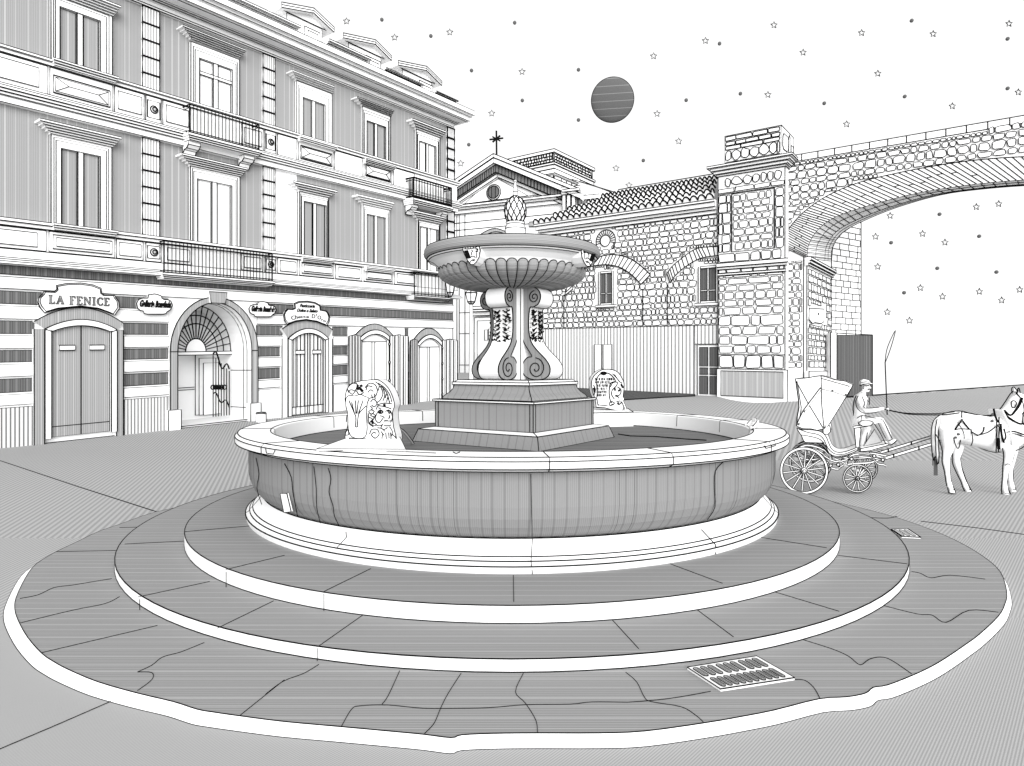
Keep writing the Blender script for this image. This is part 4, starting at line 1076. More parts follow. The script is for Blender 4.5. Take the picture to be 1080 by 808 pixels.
# ================================================================ moon and stars, far off
YM = 110.0
mb = MB(); c = at(646, 105.5, YM); R = 22.2/F*YM
mb.sphere(c, R, 'moon', 40)
tdir = V((c.x, c.y, c.z-E)).normalized(); a_ = tdir.cross(V((0, 0, 1))).normalized(); b_ = a_.cross(tdir)
mb.v = [tuple(V(p)-tdir*((V(p)-c).dot(tdir)*0.75)) for p in mb.v]      # a thick lens turned to the square
mb.u = [[((V(mb.v[i])-c).dot(b_)+40, 0) for i in f] for f in mb.f]
mb.line([c+a_*(R*math.cos(t))+b_*(R*math.sin(t)) for t in [k*math.pi/32 for k in range(64)]], 1.0, True)
tag(mb.build('moon', None, tuple(c)), 'round grey moon ruled with pale lines', 'moon')
ST = [(365.5, 22.4), (416.2, 39.5), (474.4, 34), (550.6, 75.7), (518.6, 119.6), (485.9, 172.4), (689.3, 59.2), (744, 43), (816.3, 26.5), (847, 55.4), (809.9, 100), (693, 120), (715.8, 149), (649.7, 177.5), (663.4, 195.5),
      (908.7, 34.7), (984.2, 35.8), (1064.2, 25), (925.8, 77.6), (1004.4, 112), (1074, 97.3), (892.9, 131), (938.8, 227.6), (923.4, 249.6), (973, 246.6), (996.6, 255.7), (1029.7, 218.3), (1053.3, 215.1), (925.7, 281.3), (970.7, 303.7), (994, 312.8), (1032.9, 307.6), (1056.4, 316.7), (1075.4, 305.6), (935.8, 329.2), (959.2, 338.1)]
DT = [(402.7, 20.8), (454.4, 38), (542.8, 24), (497.3, 74.4), (550.9, 106), (610.1, 73.6), (610.1, 126.6), (494.4, 152.6), (758.9, 46), (723.7, 105.7), (780.9, 98.8), (678.5, 169.3), (961.5, 21.8), (1062.7, 41), (954.2, 101.8), (869.3, 109), (1062.7, 93.3), (990.9, 226), (939.8, 256), (1032.7, 249.2), (988.5, 283), (1050.9, 287), (953.5, 308.8)]
ORD = 'first second third fourth fifth sixth seventh eighth ninth tenth eleventh twelfth thirteenth fourteenth fifteenth sixteenth seventeenth eighteenth nineteenth twentieth'.split()
def region(x, y):
    if x > 890 and y > 200: return 'under the stone arch'
    if x > 730: return 'above the stone bridge'
    if x > 600: return 'around the moon'
    return 'above church and dormers'
YS = 90.0
def place(lst, name, what, maker, group):
    by = {}
    for x, y in lst: by.setdefault(region(x, y), []).append((x, y))
    me = None
    for rg, L in by.items():
        for i, (x, y) in enumerate(sorted(L)):
            p = at(x, y, YS)
            if me is None:
                mb = MB(); maker(mb); o = mb.build(name); me = o
            else:
                o = me.copy(); COL.objects.link(o)
            o.location = p
            n = len(L)
            pos = 'leftmost' if i == 0 else 'rightmost' if i == n-1 else ORD[i]+' from the left'
            tag(o, '%s %s, %s' % (what, rg, pos), 'star', group)
def mk_star(mb):
    r = 3.7/F*YS
    P5 = [V(((r if k % 2 == 0 else r*0.45)*math.sin(math.pi*k/5), 0, (r if k % 2 == 0 else r*0.45)*math.cos(math.pi*k/5))) for k in range(10)]
    mb.line(P5, 1, True, r=0.062)
def mk_dot(mb):
    r = 2.0/F*YS; mb.sphere((0, 0, 0), r, 'soft', 10)
place(ST, 'star', 'five-pointed outlined star', mk_star, 'outlined stars in the sky')
place(DT, 'small_star', 'tiny dark dot star', mk_dot, 'dot stars in the sky')
# ================================================================ the fountain
D = 7.91
FT = thing('fountain', V((0, D, 0)), 'round stone fountain with three steps, wide basin, scrolled stem and fluted bowl', 'fountain')
def cyl(px, py, R):
    """Point of the basin wall (radius R) seen at a pixel."""
    d = V(((px-CX)/F, 1.0, -(py-HY)/F))
    A = d.x**2+1; B = -2*D; C = D*D-R*R; disc = max(0.0, B*B-4*A*C)
    Y = (-B-math.sqrt(disc))/(2*A)
    return V((d.x*Y, Y, E+d.z*Y))
def sil(prof, sg):
    out = []
    for r, z in prof:
        ca = r/D; out.append(V((sg*r*math.sqrt(1-ca*ca), D-r*ca, z)))
    return out
def ulines(mb, L, z, w=1.0): mb.line([G(x, y, z)+V((0, 0, 0.002)) for x, y in L], w)
def slab(name, out, zt, zb, grow, joints, riser):
    top = [G(x, y, zt) for x, y in out] if not isinstance(out[0], V) else out
    c = V((0, D, 0)); bot = []
    for p in top:
        q = c+(p-c)*(grow+(0.013*max(0.0, -p.x/4.8)**2 if zb == 0.0 else 0)); bot.append(V((q.x, q.y, zb)))
    mb = MB(); mb.hull(top, bot, 'step', [(p.y, p.x) for p in top], 'paper', 0.66, 0.66)
    for L in joints: ulines(mb, L if len(L) < 3 else smooth_poly(L, 4), zt, 0.62)
    for a, b in riser:
        p = G(*a, zt); q = c+(p-c)*grow; mb.line([p+(p-c).normalized()*0.004, V((q.x, q.y, zb))+(p-c).normalized()*0.004], 0.7)
    mb.build(name, FT)
disc = [(263, 523), (213.5, 530.5), (164, 540), (126, 553), (103, 561), (80, 572), (59, 582), (38, 595), (27, 609), (17, 630), (15.5, 642), (19, 654), (29, 672), (44, 689), (57, 698), (72, 706), (103, 719), (145, 731), (183, 740), (208, 748), (225, 751), (253, 755), (300, 761),
        (361, 766.5), (410, 771), (447, 774.5), (476, 778), (487, 775), (520, 773.5), (565, 773), (632, 773), (680, 771), (742, 762.5), (780, 756), (816, 749), (864, 737), (893, 735), (913, 731), (921, 725), (936, 722.5), (963, 712), (984, 702), (1002, 691), (1018, 680), (1033, 669),
        (1053, 650), (1060, 637), (1062, 624.5), (1055, 603), (1035, 585.5), (1006, 569), (971, 554.5), (932, 542), (878, 529), (831, 521), (760, 511), (650, 505), (540, 503), (430, 505), (330, 512)]
cr = [[(59, 582), (122, 581)], [(126, 556.5), (158, 556)], [(21, 631.5), (40, 627.7), (57, 620), (76, 617.4), (95, 614.3), (118, 610.5)], [(21, 657.4), (76, 644), (110.5, 637), (126, 629.6)], [(44, 688.7), (166, 660)],
      [(145, 709), (160, 702), (171.5, 693.3), (190.5, 688), (215.4, 678)], [(145, 709), (160, 709.7), (160, 717.3), (145, 728.7)], [(253.5, 754.6), (300, 717.3)], [(280, 732.6), (298.5, 719), (320.7, 710.4), (336.3, 701)],
      [(421.5, 707.8), (409.6, 733.7), (403, 743)], [(486.3, 710.4), (472.6, 731.8), (465, 746.7), (457.8, 763.3), (447.8, 774)], [(552, 710.4), (543.7, 730), (554, 741.8), (565, 759.6), (567, 772.6)],
      [(360.4, 766), (370.7, 748.5), (380, 744.8), (409.6, 744), (446.7, 747.4), (487.4, 747.4), (517, 746.7), (554, 743.7), (602, 743), (624.4, 740.7), (662, 741)], [(660, 709.3), (671.7, 719.8), (679.5, 735.3), (687, 740.4), (718.4, 745.8), (733.9, 754.8), (741.7, 761.8)],
      [(662, 741), (689, 739), (718, 735.3), (749.5, 729.5)], [(837, 717), (848.7, 717.8), (858.4, 725.6), (865, 737.3)], [(844.8, 674.3), (877.8, 684.8), (895.3, 692.6), (907, 701.5), (916.7, 695.7), (928.4, 693.3), (940, 696.5), (961.5, 711)],
      [(932, 639), (967.3, 647.8), (983, 649), (997.7, 656.8), (1021.8, 644), (1053, 646)], [(961.5, 603), (971, 605), (982, 609.7), (1002, 607), (1039, 611)], [(913, 546), (936, 546.7), (946, 544.7)]]
slab('bottom_step', smooth_poly(disc, 3), 0.059, 0.0, 1.006, cr, [])
def circ(R, Dc, n=120): return [V((R*math.sin(2*math.pi*k/n), Dc-R*math.cos(2*math.pi*k/n), 0)) for k in range(n)]
Z2, Z3 = 0.138, 0.258
slab('middle_step', [V((p.x, p.y, Z2)) for p in circ(4.06, 7.82)], Z2, 0.062, 1.0,
     [[(131.5, 574), (193.7, 571)], [(145, 630), (221, 613.6)], [(229, 663), (288.6, 634)], [(335, 682.6), (382.6, 649)], [(673.7, 684.5), (643, 651)], [(773.6, 672), (732, 641)], [(885, 645), (812, 623)], [(957, 595), (884, 586)]],
     [((148, 632), 0), ((335, 683.5), 0), ((674, 685), 0), ((884, 648), 0)])
slab('top_step', [V((p.x, p.y, Z3)) for p in circ(3.47, 7.75)], Z3, Z2+0.003, 1.0,
     [[(195, 561), (263, 555)], [(238, 601), (300, 586)], [(342, 624), (391, 600)], [(541.9, 635), (541.5, 607)], [(762, 615.5), (707, 595)], [(872, 578), (802, 567)]],
     [((239, 603), 0), ((342, 626), 0), ((542, 638), 0), ((762, 618), 0), ((872, 580), 0)])
# basin
mb = MB()
prof = [(2.97, 0.245), (2.985, 0.30), (2.985, 0.315), (2.955, 0.325), (2.945, 0.345), (2.93, 0.36), (2.915, 0.372), (2.86, 0.43), (2.815, 0.487), (2.80, 0.492)]
mb.lathe(0, D, [(r, z, 'paper') for r, z in prof], 128, rings=(0, 2, 4, 6, 8), w=0.9)
for sg in (-1, 1): mb.line(sil(prof, sg), 1.0)
for L in ([(365.5, 560), (366, 566), (356, 577)], [(561.5, 567), (560, 590), (561.5, 605)], [(739, 558), (754, 574), (754, 584)]): mb.line([cyl(x, y, 2.96)+V((0, -0.02, 0)) for x, y in L], 1.0)
mb.build('basin_base', FT)
mb = MB()
body = [(2.80, 0.49), (2.855, 0.53), (2.905, 0.59), (2.935, 0.66), (2.948, 0.75), (2.95, 1.038)]
mb.lathe(0, D, [(r, z, 'body') for r, z in body], 160, rings=(0,), w=1.0, uscale=2.95)
for sg in (-1, 1): mb.line(sil(body, sg), 1.1)
def wall_line(L, w=0.75): mb.line([cyl(x, y, 2.957) for x, y in smooth_poly(L, 3)], w)
wall_line([(270, 483), (273, 500), (271, 515), (276, 532)]); wall_line([(300, 489), (307, 503), (309, 520), (314, 545)]); wall_line([(331, 492), (333.5, 515), (334, 535), (338, 552)])
wall_line([(346, 493.5), (349, 505), (347, 519), (351, 533), (353, 545), (358, 555)]); wall_line([(560, 500), (560.5, 530), (561.3, 566)]); wall_line([(763, 487), (754.5, 497), (753.5, 515), (754, 535), (746, 548)])
k = 0
for i in range(150):      # a few darker rulings, as drawn
    t = math.pi*1.5+(-1.45+2.9*i/150)+random.uniform(-.004, .004)
    if random.random() < 0.85: continue
    P_ = [V((r*1.0005*math.cos(t), D+r*1.0005*math.sin(t), z)) for r, z in body]
    mb.line(P_, 0.3, mat='soft')
mb.build('basin_wall', FT)
mb = MB()
rim = [(2.95, 1.036), (3.03, 1.037), (3.05, 1.05), (3.083, 1.062), (3.085, 1.12), (3.06, 1.149), (2.74, 1.151), (2.71, 1.14), (2.70, 0.90)]
mb.lathe(0, D, [(r, z, 'paper') for r, z in rim], 160, rings=(1, 3, 5, 6), w=0.9)
mb.lathe(0, D, [(3.087, 1.121, 'paper'), (3.062, 1.1485, 'paper')], 160, rings=(0,), w=0.8)
for sg in (-1, 1): mb.line(sil([(3.03, 1.037), (3.083, 1.062), (3.085, 1.12), (3.06, 1.149)], sg), 1.1)
for a in (-2.6, -2.0, -1.32, -0.78, 0.09, 0.42, 0.85, 1.32, 1.75, 2.1, 2.55, 2.85):
    c_, s_ = math.sin(a), -math.cos(a); j = random.uniform(-0.05, 0.05)
    L = [(2.705, 1.0), (2.712, 1.142), (2.75, 1.153), (2.9, 1.152), (3.06, 1.1505), (3.088, 1.12), (3.086, 1.062), (3.033, 1.036)]
    mb.line([V((r*math.sin(a+j*(r-2.7)), D-r*math.cos(a+j*(r-2.7)), z)) for r, z in L], 0.9)
def rimout(L, w=0.8): mb.line([cyl(x, y, 3.09) for x, y in L], w)
rimout([(280, 473), (281, 478), (288, 479), (290, 475)]); rimout([(806, 470), (808, 473), (818, 470), (817, 465)])
ulines(mb, [(336, 476), (390, 475), (460, 478)], 1.153, 0.7); ulines(mb, [(478, 477), (481, 478.5), (485, 477)], 1.153, 0.9)
mb.build('basin_rim', FT)
mb = MB(); n = 96; R_ = 2.702; zw = 0.955
mb.face([V((R_*math.cos(2*math.pi*k/n), D+R_*math.sin(2*math.pi*k/n), zw)) for k in range(n)], 'water', [(D+R_*math.sin(2*math.pi*k/n), 0) for k in range(n)])
mb.line([V((2.70*math.cos(2*math.pi*k/n), D+2.70*math.sin(2*math.pi*k/n), zw+0.004)) for k in range(n)], 1, True)
for L in ([(652, 458), (665, 460), (690, 460.5), (720, 463), (745, 464.5)],): ulines(mb, L, zw+0.004, 1.3)
mb.build('water', FT)
# stepped pedestal, turned on its corner
PC = V((0.05, 7.97, 0)); A1 = math.radians(55.5)
def sq(h): return [PC+V((h*math.sqrt(2)*math.cos(A1+math.pi/4+k*math.pi/2), h*math.sqrt(2)*math.sin(A1+math.pi/4+k*math.pi/2), 0)) for k in range(4)]
def tier(mb, h0, z0, h1, z1, mat, w=1.0, lines=True):
    a, b = sq(h0), sq(h1); u = 0.0
    for k in range(4):
        j = (k+1) % 4; l = (a[j]-a[k]).length
        q = [V((a[k].x, a[k].y, z0)), V((a[j].x, a[j].y, z0)), V((b[j].x, b[j].y, z1)), V((b[k].x, b[k].y, z1))]
        l2 = (b[j]-b[k]).length; mb.face(q, mat, [(5-l/2, 0), (5+l/2, 0), (5+l2/2, 1), (5-l2/2, 1)])
        if lines:
            mb.line([q[0], q[1]], w); mb.line([q[3], q[2]], w)
        mb.line([q[0], q[3]], w)
def cap(mb, h, z, mat='paper'): mb.face([V((p.x, p.y, z)) for p in sq(h)], mat)
mb = MB()
tier(mb, 0.885, 0.955, 0.835, 1.10, 'body'); tier(mb, 0.835, 1.10, 0.70, 1.122, 'paper')
tier(mb, 0.692, 1.122, 0.692, 1.43, 'body'); tier(mb, 0.715, 1.43, 0.715, 1.452, 'paper'); cap(mb, 0.715, 1.43); cap(mb, 0.715, 1.452)
h = 0.64
for (ha, za), (hb, zb) in zip([(0.64, 1.452), (0.62, 1.49), (0.575, 1.53), (0.545, 1.575), (0.53, 1.625)], [(0.62, 1.49), (0.575, 1.53), (0.545, 1.575), (0.53, 1.625)]):
    tier(mb, ha, za, hb, zb, 'body', 1.0, False)
tier(mb, 0.55, 1.625, 0.55, 1.655, 'paper'); tier(mb, 0.53, 1.655, 0.50, 1.68, 'paper'); cap(mb, 0.55, 1.625); cap(mb, 0.55, 1.655); cap(mb, 0.50, 1.68)
for hh, z in ((0.64, 1.453),): 
    s_ = sq(hh); mb.line([V((p.x, p.y, z+0.003)) for p in s_], 1, True)
c_ = sq(0.692)
for k in range(4):
    p = c_[k]
    for j in ((k+1) % 4, (k-1) % 4):
        d_ = (c_[j]-p).normalized()*0.045
        mb.line([V((p.x+d_.x, p.y+d_.y, 1.13))*1.0, V((p.x+d_.x, p.y+d_.y, 1.42))], 1.1)
mb.build('pedestal', FT)
# stem: post and four scrolled consoles
mb = MB()
tier(mb, 0.20, 1.68, 0.20, 2.775, 'paper'); mb.build('stem_post', FT)
PROF = [(.20, 2.775), (.32, 2.775), (.41, 2.73), (.44, 2.65), (.41, 2.57), (.34, 2.535), (.29, 2.52), (.275, 2.3), (.31, 2.13), (.40, 2.02), (.50, 1.93), (.565, 1.84), (.56, 1.75), (.49, 1.695), (.36, 1.683), (.25, 1.71), (.185, 1.78), (.195, 1.875), (.26, 1.945), (.32, 1.955), (.28, 2.02), (.20, 2.14), (.168, 2.3), (.168, 2.7)]
PS = smooth_poly(PROF, 3)
for q in range(4):
    an = A1+math.pi*1.5-q*math.pi/2            # radial direction of this console
    rx, ry = math.cos(an), math.sin(an); tx, ty = -ry, rx; HWD = 0.142
    P3 = lambda r, z, t: V((PC.x+rx*r+tx*t, PC.y+ry*r+ty*t, z))
    mb = MB(); n = len(PS)
    for t in (-HWD, HWD):
        mb.face([P3(r, z, t) for r, z in PS], 'body', [(r, z) for r, z in PS])
        mb.line([P3(r, z, t) for r, z in PS], 1.1, True)
        for (cr_, cz, r0, turns, sg) in ((.355, 2.65, .075, 1.6, 1), (.375, 1.815, .125, 1.7, -1)):
            sp = [(cr_+r0*(1-k/26*0.85)*math.cos(sg*k/26*turns*2*math.pi+math.pi/2), cz+r0*(1-k/26*0.85)*math.sin(sg*k/26*turns*2*math.pi+math.pi/2)) for k in range(27)]
            mb.line([P3(r, z, t+(0.004 if t > 0 else -0.004)) for r, z in sp], 1.0)
    for i in range(n-1):
        (r0, z0), (r1, z1) = PS[i], PS[i+1]
        mb.face([P3(r0, z0, -HWD), P3(r1, z1, -HWD), P3(r1, z1, HWD), P3(r0, z0, HWD)], 'paper', None, True)
    mb.line([P3(.34, 2.535, -HWD), P3(.34, 2.535, HWD)], 1)
    cns = mb.build('scroll_console', FT)
    # leaf hanging down the front of the console
    lf = MB()
    for sgn in (-1, 1):
        edge = [(0.03 if k % 2 else 0.105) for k in range(17)]
        L = [P3(0.305-0.02*math.sin(k/16*3), 2.50-0.40*k/16, sgn*0.012+sgn*edge[k]) for k in range(17)]
        lf.line(L, 1.5)
        for k in range(26):
            zz = random.uniform(2.12, 2.49); tt = sgn*random.uniform(0.02, 0.125); aa = random.uniform(-.03, .03)
            lf.line([P3(0.305, zz, tt), P3(0.305, zz+random.uniform(.012, .03), tt+aa)], random.choice((1.0, 1.3, 1.7)))
        for k in range(0, 16, 2): lf.line([P3(0.31, 2.50-0.40*k/16, sgn*0.02), P3(0.305, 2.47-0.40*k/16, sgn*0.075)], 1.3)
    tip = [P3(0.30+0.05*math.sin(t), 2.10-0.055*math.sin(t), 0.13*math.cos(t)) for t in [math.pi*k/8 for k in range(9)]]
    lf.face(tip); lf.line(tip, 1.2); lf.face([P3(0.29, 2.5, -0.12), P3(0.29, 2.5, 0.12), P3(0.29, 2.1, 0.12), P3(0.29, 2.1, -0.12)])
    lf.build('carved_leaf', cns)
# fluted bowl
mb = MB()
lip = [(0.99, 3.09, 'paper'), (1.02, 3.115, 'bowl'), (1.047, 3.135, 'bowl'), (1.057, 3.17, 'bowl'), (1.055, 3.21, 'bowl'), (1.035, 3.232, 'paper'), (0.98, 3.235, 'paper'), (0.93, 3.19, 'paper'), (0.5, 3.02, 'paper'), (0, 2.99, 'paper')]
mb.lathe(0, D, lip, 96, rings=(1, 5), w=1.0, vert=True)
cav = [(0.78, 2.90, 'paper'), (0.835, 2.96, 'paper'), (0.875, 3.02, 'paper'), (0.94, 3.072, 'paper'), (1.00, 3.095, 'paper'), (1.02, 3.115, 'paper')]
mb.lathe(0, D, cav, 96, rings=(4,), w=0.8)
for sg in (-1, 1): mb.line(sil([(c[0], c[1]) for c in cav]+[(1.047, 3.135), (1.057, 3.17), (1.035, 3.232)], sg), 1.1)
mb.build('bowl_lip', FT)
NL = 46
gp = [(0.10, 2.765), (0.25, 2.767), (0.45, 2.778), (0.62, 2.806), (0.75, 2.85), (0.83, 2.90), (0.858, 2.948)]
mb = MB()
for k in range(NL):
    ta, tb = 2*math.pi*k/NL, 2*math.pi*(k+1)/NL; M = 6
    grid = []
    for m in range(M+1):
        f = m/M; t = lerp(ta, tb, f); bul = math.sin(math.pi*f)**0.45 if 0 < f < 1 else 0.0
        col = [V((r*(1+0.035*bul)*math.cos(t), D+r*(1+0.035*bul)*math.sin(t), z-0.012*bul)) for r, z in gp]
        rt_ = 0.862*(1+0.03*bul); col.append(V((rt_*math.cos(t), D+rt_*math.sin(t), 2.958+0.042*bul)))
        col.append(V((0.835*math.cos(t), D+0.835*math.sin(t), 2.960+0.036*bul)))
        grid.append(col)
    for m in range(M):
        for j in range(len(gp)+1):
            q = [grid[m][j], grid[m+1][j], grid[m+1][j+1], grid[m][j+1]]
            mb.face(q, 'bowl', [(p.z, 0) for p in q], True)
    mb.line([p+V((0, 0, -0.002)) for p in grid[0][:-1]], 1.05)
    mb.line([g[-2] for g in grid], 1.0)
mb.build('fluted_bowl', FT)
# carved faces on the bowl
def relief(px, py, k, mirror, R=0.98):
    mb = MB(); Yd = None
    a = math.atan2((px-CX)/F*7.1, 1.0)
    x0 = at(px, py, 7.05); ang = math.asin(max(-0.95, min(0.95, x0.x/R))); Yd = D-R*math.cos(ang)*0.985
    fr = Frame(x0.x, Yd, math.cos(ang), math.sin(ang), 0)
    zc_ = E-(py-HY)/F*Yd; u = Yd/F*k*mirror
    T = lambda L: [(x*u/ max(0.45, math.cos(ang)), zc_-y*abs(u)) for x, y in L]
    head = T([(-9, -8), (8, -8), (9, -3), (8, 4), (5, 9), (2, 11.5), (-1, 11), (-4, 7), (-7, 1), (-9, -4)])
    mb.prism(fr, head[::(1 if mirror > 0 else -1)], -0.12, 0.03, 'paper', w=1.1)
    for L in ([(-8, -5), (-4, -4.5), (0, -4.5), (4, -5), (7, -7)], [(-7, -8), (-6, -5)], [(-4, -8), (-3.5, -5)], [(-1, -8), (-1, -5)], [(2, -8), (2, -5)], [(0, -3), (1.5, -2), (0, -.5), (0, 2)], [(-1, 4), (1, 3), (3, 3.5), (4, 5)], [(1, 6.5), (4, 7)], [(5, -6), (8, -6), (9, -1), (8, 1)], [(5, 0), (5.4, 5)], [(-2, 10), (0, 7), (3, 8)]):
        mb.line([fr.W(*p, 0.033) for p in T(L)], 0.95)
    for x in (-7, -5.6, -4.2): mb.line([fr.W(*p, 0.034) for p in T([(x, -3), (x+3, 5)])], 1.9)
    mb.line([fr.W(*p, 0.034) for p in T([(4.5, -4), (6.5, -3.5), (6, -1), (4.6, -1.5)])], 1.8)
    mb.build('carved_face', FT)
relief(499, 267.5, 1.05, 1, 1.0); relief(622, 269.5, 1.05, -1, 0.99)
# pine cone
mb = MB()
neck = [(0.20, 3.02), (0.16, 3.25), (0.12, 3.33), (0.11, 3.40), (0.125, 3.50), (0.10, 3.555), (0.115, 3.575)]
mb.lathe(0.04, D, [(r, z, 'paper') for r, z in neck], 24, rings=(3, 4, 5), w=0.9)
cone = [(0.06, 3.565), (0.10, 3.60), (0.126, 3.66), (0.132, 3.72), (0.122, 3.79), (0.09, 3.85), (0.045, 3.89), (0.012, 3.905)]
mb.lathe(0.04, D, [(r, z, 'paper') for r, z in cone], 24)
for dirn in (-1, 1):
    for k in range(11):
        L = []
        for i in range(len(cone)*3-2):
            f = i/3; j = min(int(f), len(cone)-2); r = lerp(cone[j][0], cone[j+1][0], f-j)+0.003; z = lerp(cone[j][1], cone[j+1][1], f-j)
            t = 2*math.pi*k/11+dirn*f*0.24; L.append(V((0.04+r*math.cos(t), D+r*math.sin(t), z)))
        mb.line(L, 1.1)
for sg in (-1, 1): mb.line([V((0.04+sg*r, D-0.02, z)) for r, z in neck[2:]+cone[1:]], 1.2)
spk = [(0.02, 3.89), (0.028, 3.95), (0.012, 4.03), (0.012, 4.07), (0.022, 4.075), (0.0, 4.10)]
mb.lathe(0.04, D, [(r, z, 'paper') for r, z in spk], 10, rings=(1, 3), w=0.8)
for sg in (-1, 1): mb.line([V((0.04+sg*r, D, z)) for r, z in spk], 0.8)
mb.build('pine_cone', FT)
# carved water spouts on the rim
def spout(Yd, X0, S, detail, label):
    """detail works in pixels of the drawing at depth Yd."""
    fr = Frame(0, Yd, 1, 0, 0); k = Yd/F
    T = lambda L: [((x-CX)*k, E-(y-HY)*k) for x, y in L]
    mb = MB()
    return fr, T, mb
fr, T, mb = spout(5.99, 0, 0, 0, '')
out = smooth_poly([(366, 472), (364, 460), (367, 448), (366.5, 430), (364, 421), (366, 411), (371, 405), (380, 402), (396, 400.5), (403, 403), (410, 410), (414.5, 420), (416, 428), (414, 435), (415, 450), (418, 462), (417, 470), (410, 473), (405, 469), (395, 467.5), (380, 466), (372, 467)], 3)
mb.prism(fr, T(out)[::-1], -0.30, 0.0, 'paper', rim=True)
sh = smooth_poly([(366, 420), (369, 417), (375, 417.5), (381, 416), (386, 418), (390, 420), (388, 426), (387.5, 440), (388, 452), (386, 460), (380, 462), (372, 460), (368.5, 452), (368, 437), (366, 428), (366, 420)], 3)
mb.prism(fr, T(sh)[::-1], -0.02, 0.035, 'paper', w=1.0)
def ln(L, w=0.9, o=0.006, sm=3): mb.line([fr.W(*p, o) for p in T(smooth_poly(L, sm))], w*1.2)
for L in ([(376, 450), (376.4, 440), (375, 436), (369, 422)], [(378, 450), (379, 438), (382, 433), (387, 428)], [(375, 436), (372, 424)], [(376.5, 436), (376, 422)], [(377.5, 436), (379, 422)], [(379, 436), (384, 422)], [(376, 450), (378, 450)]): ln(L, 0.9, 0.039)
for L in ([(366, 410), (372, 416), (377, 407), (376, 404)], [(376, 412), (379, 416), (384, 414)], [(385, 409), (390, 404), (396, 406), (398, 412), (396, 418), (389, 420)], [(392, 416), (393, 420)], [(395, 415), (396, 421)], [(401, 407), (404, 415), (401, 422), (397, 425)],
          [(402, 407), (408, 414), (411, 425)], [(408, 424), (409, 419), (411, 424)], [(398, 427), (405, 425), (414, 426)], [(391, 424), (394, 421), (398, 425), (395, 429), (392, 427)], [(397, 432), (399, 428), (406, 429), (413, 431)], [(391, 432), (395, 434), (391, 438), (395, 440), (392, 445)], [(389, 436), (389, 446), (394, 450)],
          [(398, 435), (396, 442), (400, 446), (404, 441)], [(390, 458), (392, 453), (398, 453), (400, 458), (396, 462), (392, 459), (394, 456), (397, 457)], [(364.5, 456), (367, 453), (368, 458), (365, 459)], [(368, 462), (386, 463), (405, 464)], [(407, 456), (408, 466), (410, 468), (412.5, 464), (412, 456)], [(414, 458), (418, 462)], [(402, 455), (405, 459)]): ln(L)
for L in ([(368, 407), (372, 404), (376, 405)], [(367, 414), (370, 411), (374, 412)], [(386, 412), (388, 407), (393, 408)], [(388, 414), (391, 411), (394, 413)], [(399, 404), (406, 409), (411, 416), (413.5, 424)], [(396, 402.5), (400, 406), (399, 412)], [(404, 410), (406, 416), (404, 423)], [(406.5, 420), (408, 415), (409.5, 419)],
          [(390, 428), (393, 431), (389, 434), (392, 437)], [(389, 440), (393, 442), (390, 446), (394, 449), (398, 448)], [(393, 436), (396, 438), (394, 441)], [(399, 430), (402, 431)], [(395, 446), (399, 449), (403, 448)], [(398, 451), (403, 452), (406, 455)], [(404, 457), (403, 463), (406, 466)], [(411, 450), (414, 455), (413, 460)], [(412, 433), (414, 440), (412, 446)], [(404, 447), (402, 451), (405, 453), (409, 451)],
          [(370, 430), (369, 440), (369.5, 450), (371, 458)], [(386.5, 430), (386, 440), (386.5, 450), (384.5, 458)], [(368, 464), (376, 465.5), (386, 465)], [(390, 464), (398, 465), (404, 467)], [(400.5, 438.5), (403.5, 439), (406, 441)], [(410, 456), (410.5, 462)], [(365.5, 445), (366, 438)], [(364.8, 424), (366.5, 421)]): ln(L, 0.85)
for L in ([(376.5, 406.5), (378.5, 407)], [(380, 407), (382.5, 406.5)], [(405.5, 426), (405.8, 429)], [(392, 443), (394, 447)], [(377, 411), (379, 409), (383, 413)]): ln(L, 2.4)
for x in (401.5, 409.5):
    ln([(x-3, 434.5), (x, 432.5), (x+2.6, 434.5), (x, 436), (x-3, 434.5)], 1.3); ln([(x-1, 434.5), (x+0.6, 434.3)], 1.8)
for L in ([(406, 437), (409, 436), (411, 440), (408, 443)], [(405, 446), (408, 443.5), (412, 446)]): ln(L, 1.1)
mb.sphere(fr.W(*T([(408, 438.5)])[0], 0.0), 0.03, 'paper', 10, 0.8, 1.4, 1.5)
mth = fr.W(*T([(409, 446)])[0], 0.02); mb.lathe(mth.x, mth.y, [(0.028, mth.z-0.02, 'paper'), (0.03, mth.z+0.02, 'paper'), (0.0, mth.z+0.022, 'paper')], 12, rings=(0, 1))
sp = mb.build('water_spout', FT); sp['label'] = 'carved spout block with shell shield and bearded face'
def jet(a, b, sag, parent):
    j = MB(); L = [a.lerp(b, t/12)+V((0, 0, sag*math.sin(math.pi*t/12))) for t in range(13)]
    j.line(L, 1, mat='paper', r=0.013, sides=8)
    for dx in (-0.013, 0.013): j.line([p+V((dx, -0.004, 0)) for p in L], 0.8)
    j.build('water_jet', parent)
jet(mth, G(427.5, 474, zw)+V((0.0, 0.55, 0)), 0.05, sp)
mb = MB()
q = [G(x, y, 1.156) for x, y in ((334, 475), (364, 464), (422, 462.5), (428, 475.5))]
mb.hull([p+V((0, 0, 0.012)) for p in q], [V((p.x, p.y, 1.1525)) for p in q], 'paper', ink=0.8, inkb=0); mb.build('spout_slab', FT)
fr, T, mb = spout(10.25, 0, 0, 0, '')
out = smooth_poly([(629, 429.5), (627.5, 420), (625, 413), (624, 403), (627, 396), (633, 391), (638, 389.5), (646, 390), (652, 393), (656, 399), (658, 404), (658, 411), (657, 420), (658, 428), (656, 433), (646, 432), (638, 430)], 3)
mb.prism(fr, T(out)[::-1], -0.36, 0.0, 'paper', rim=True)
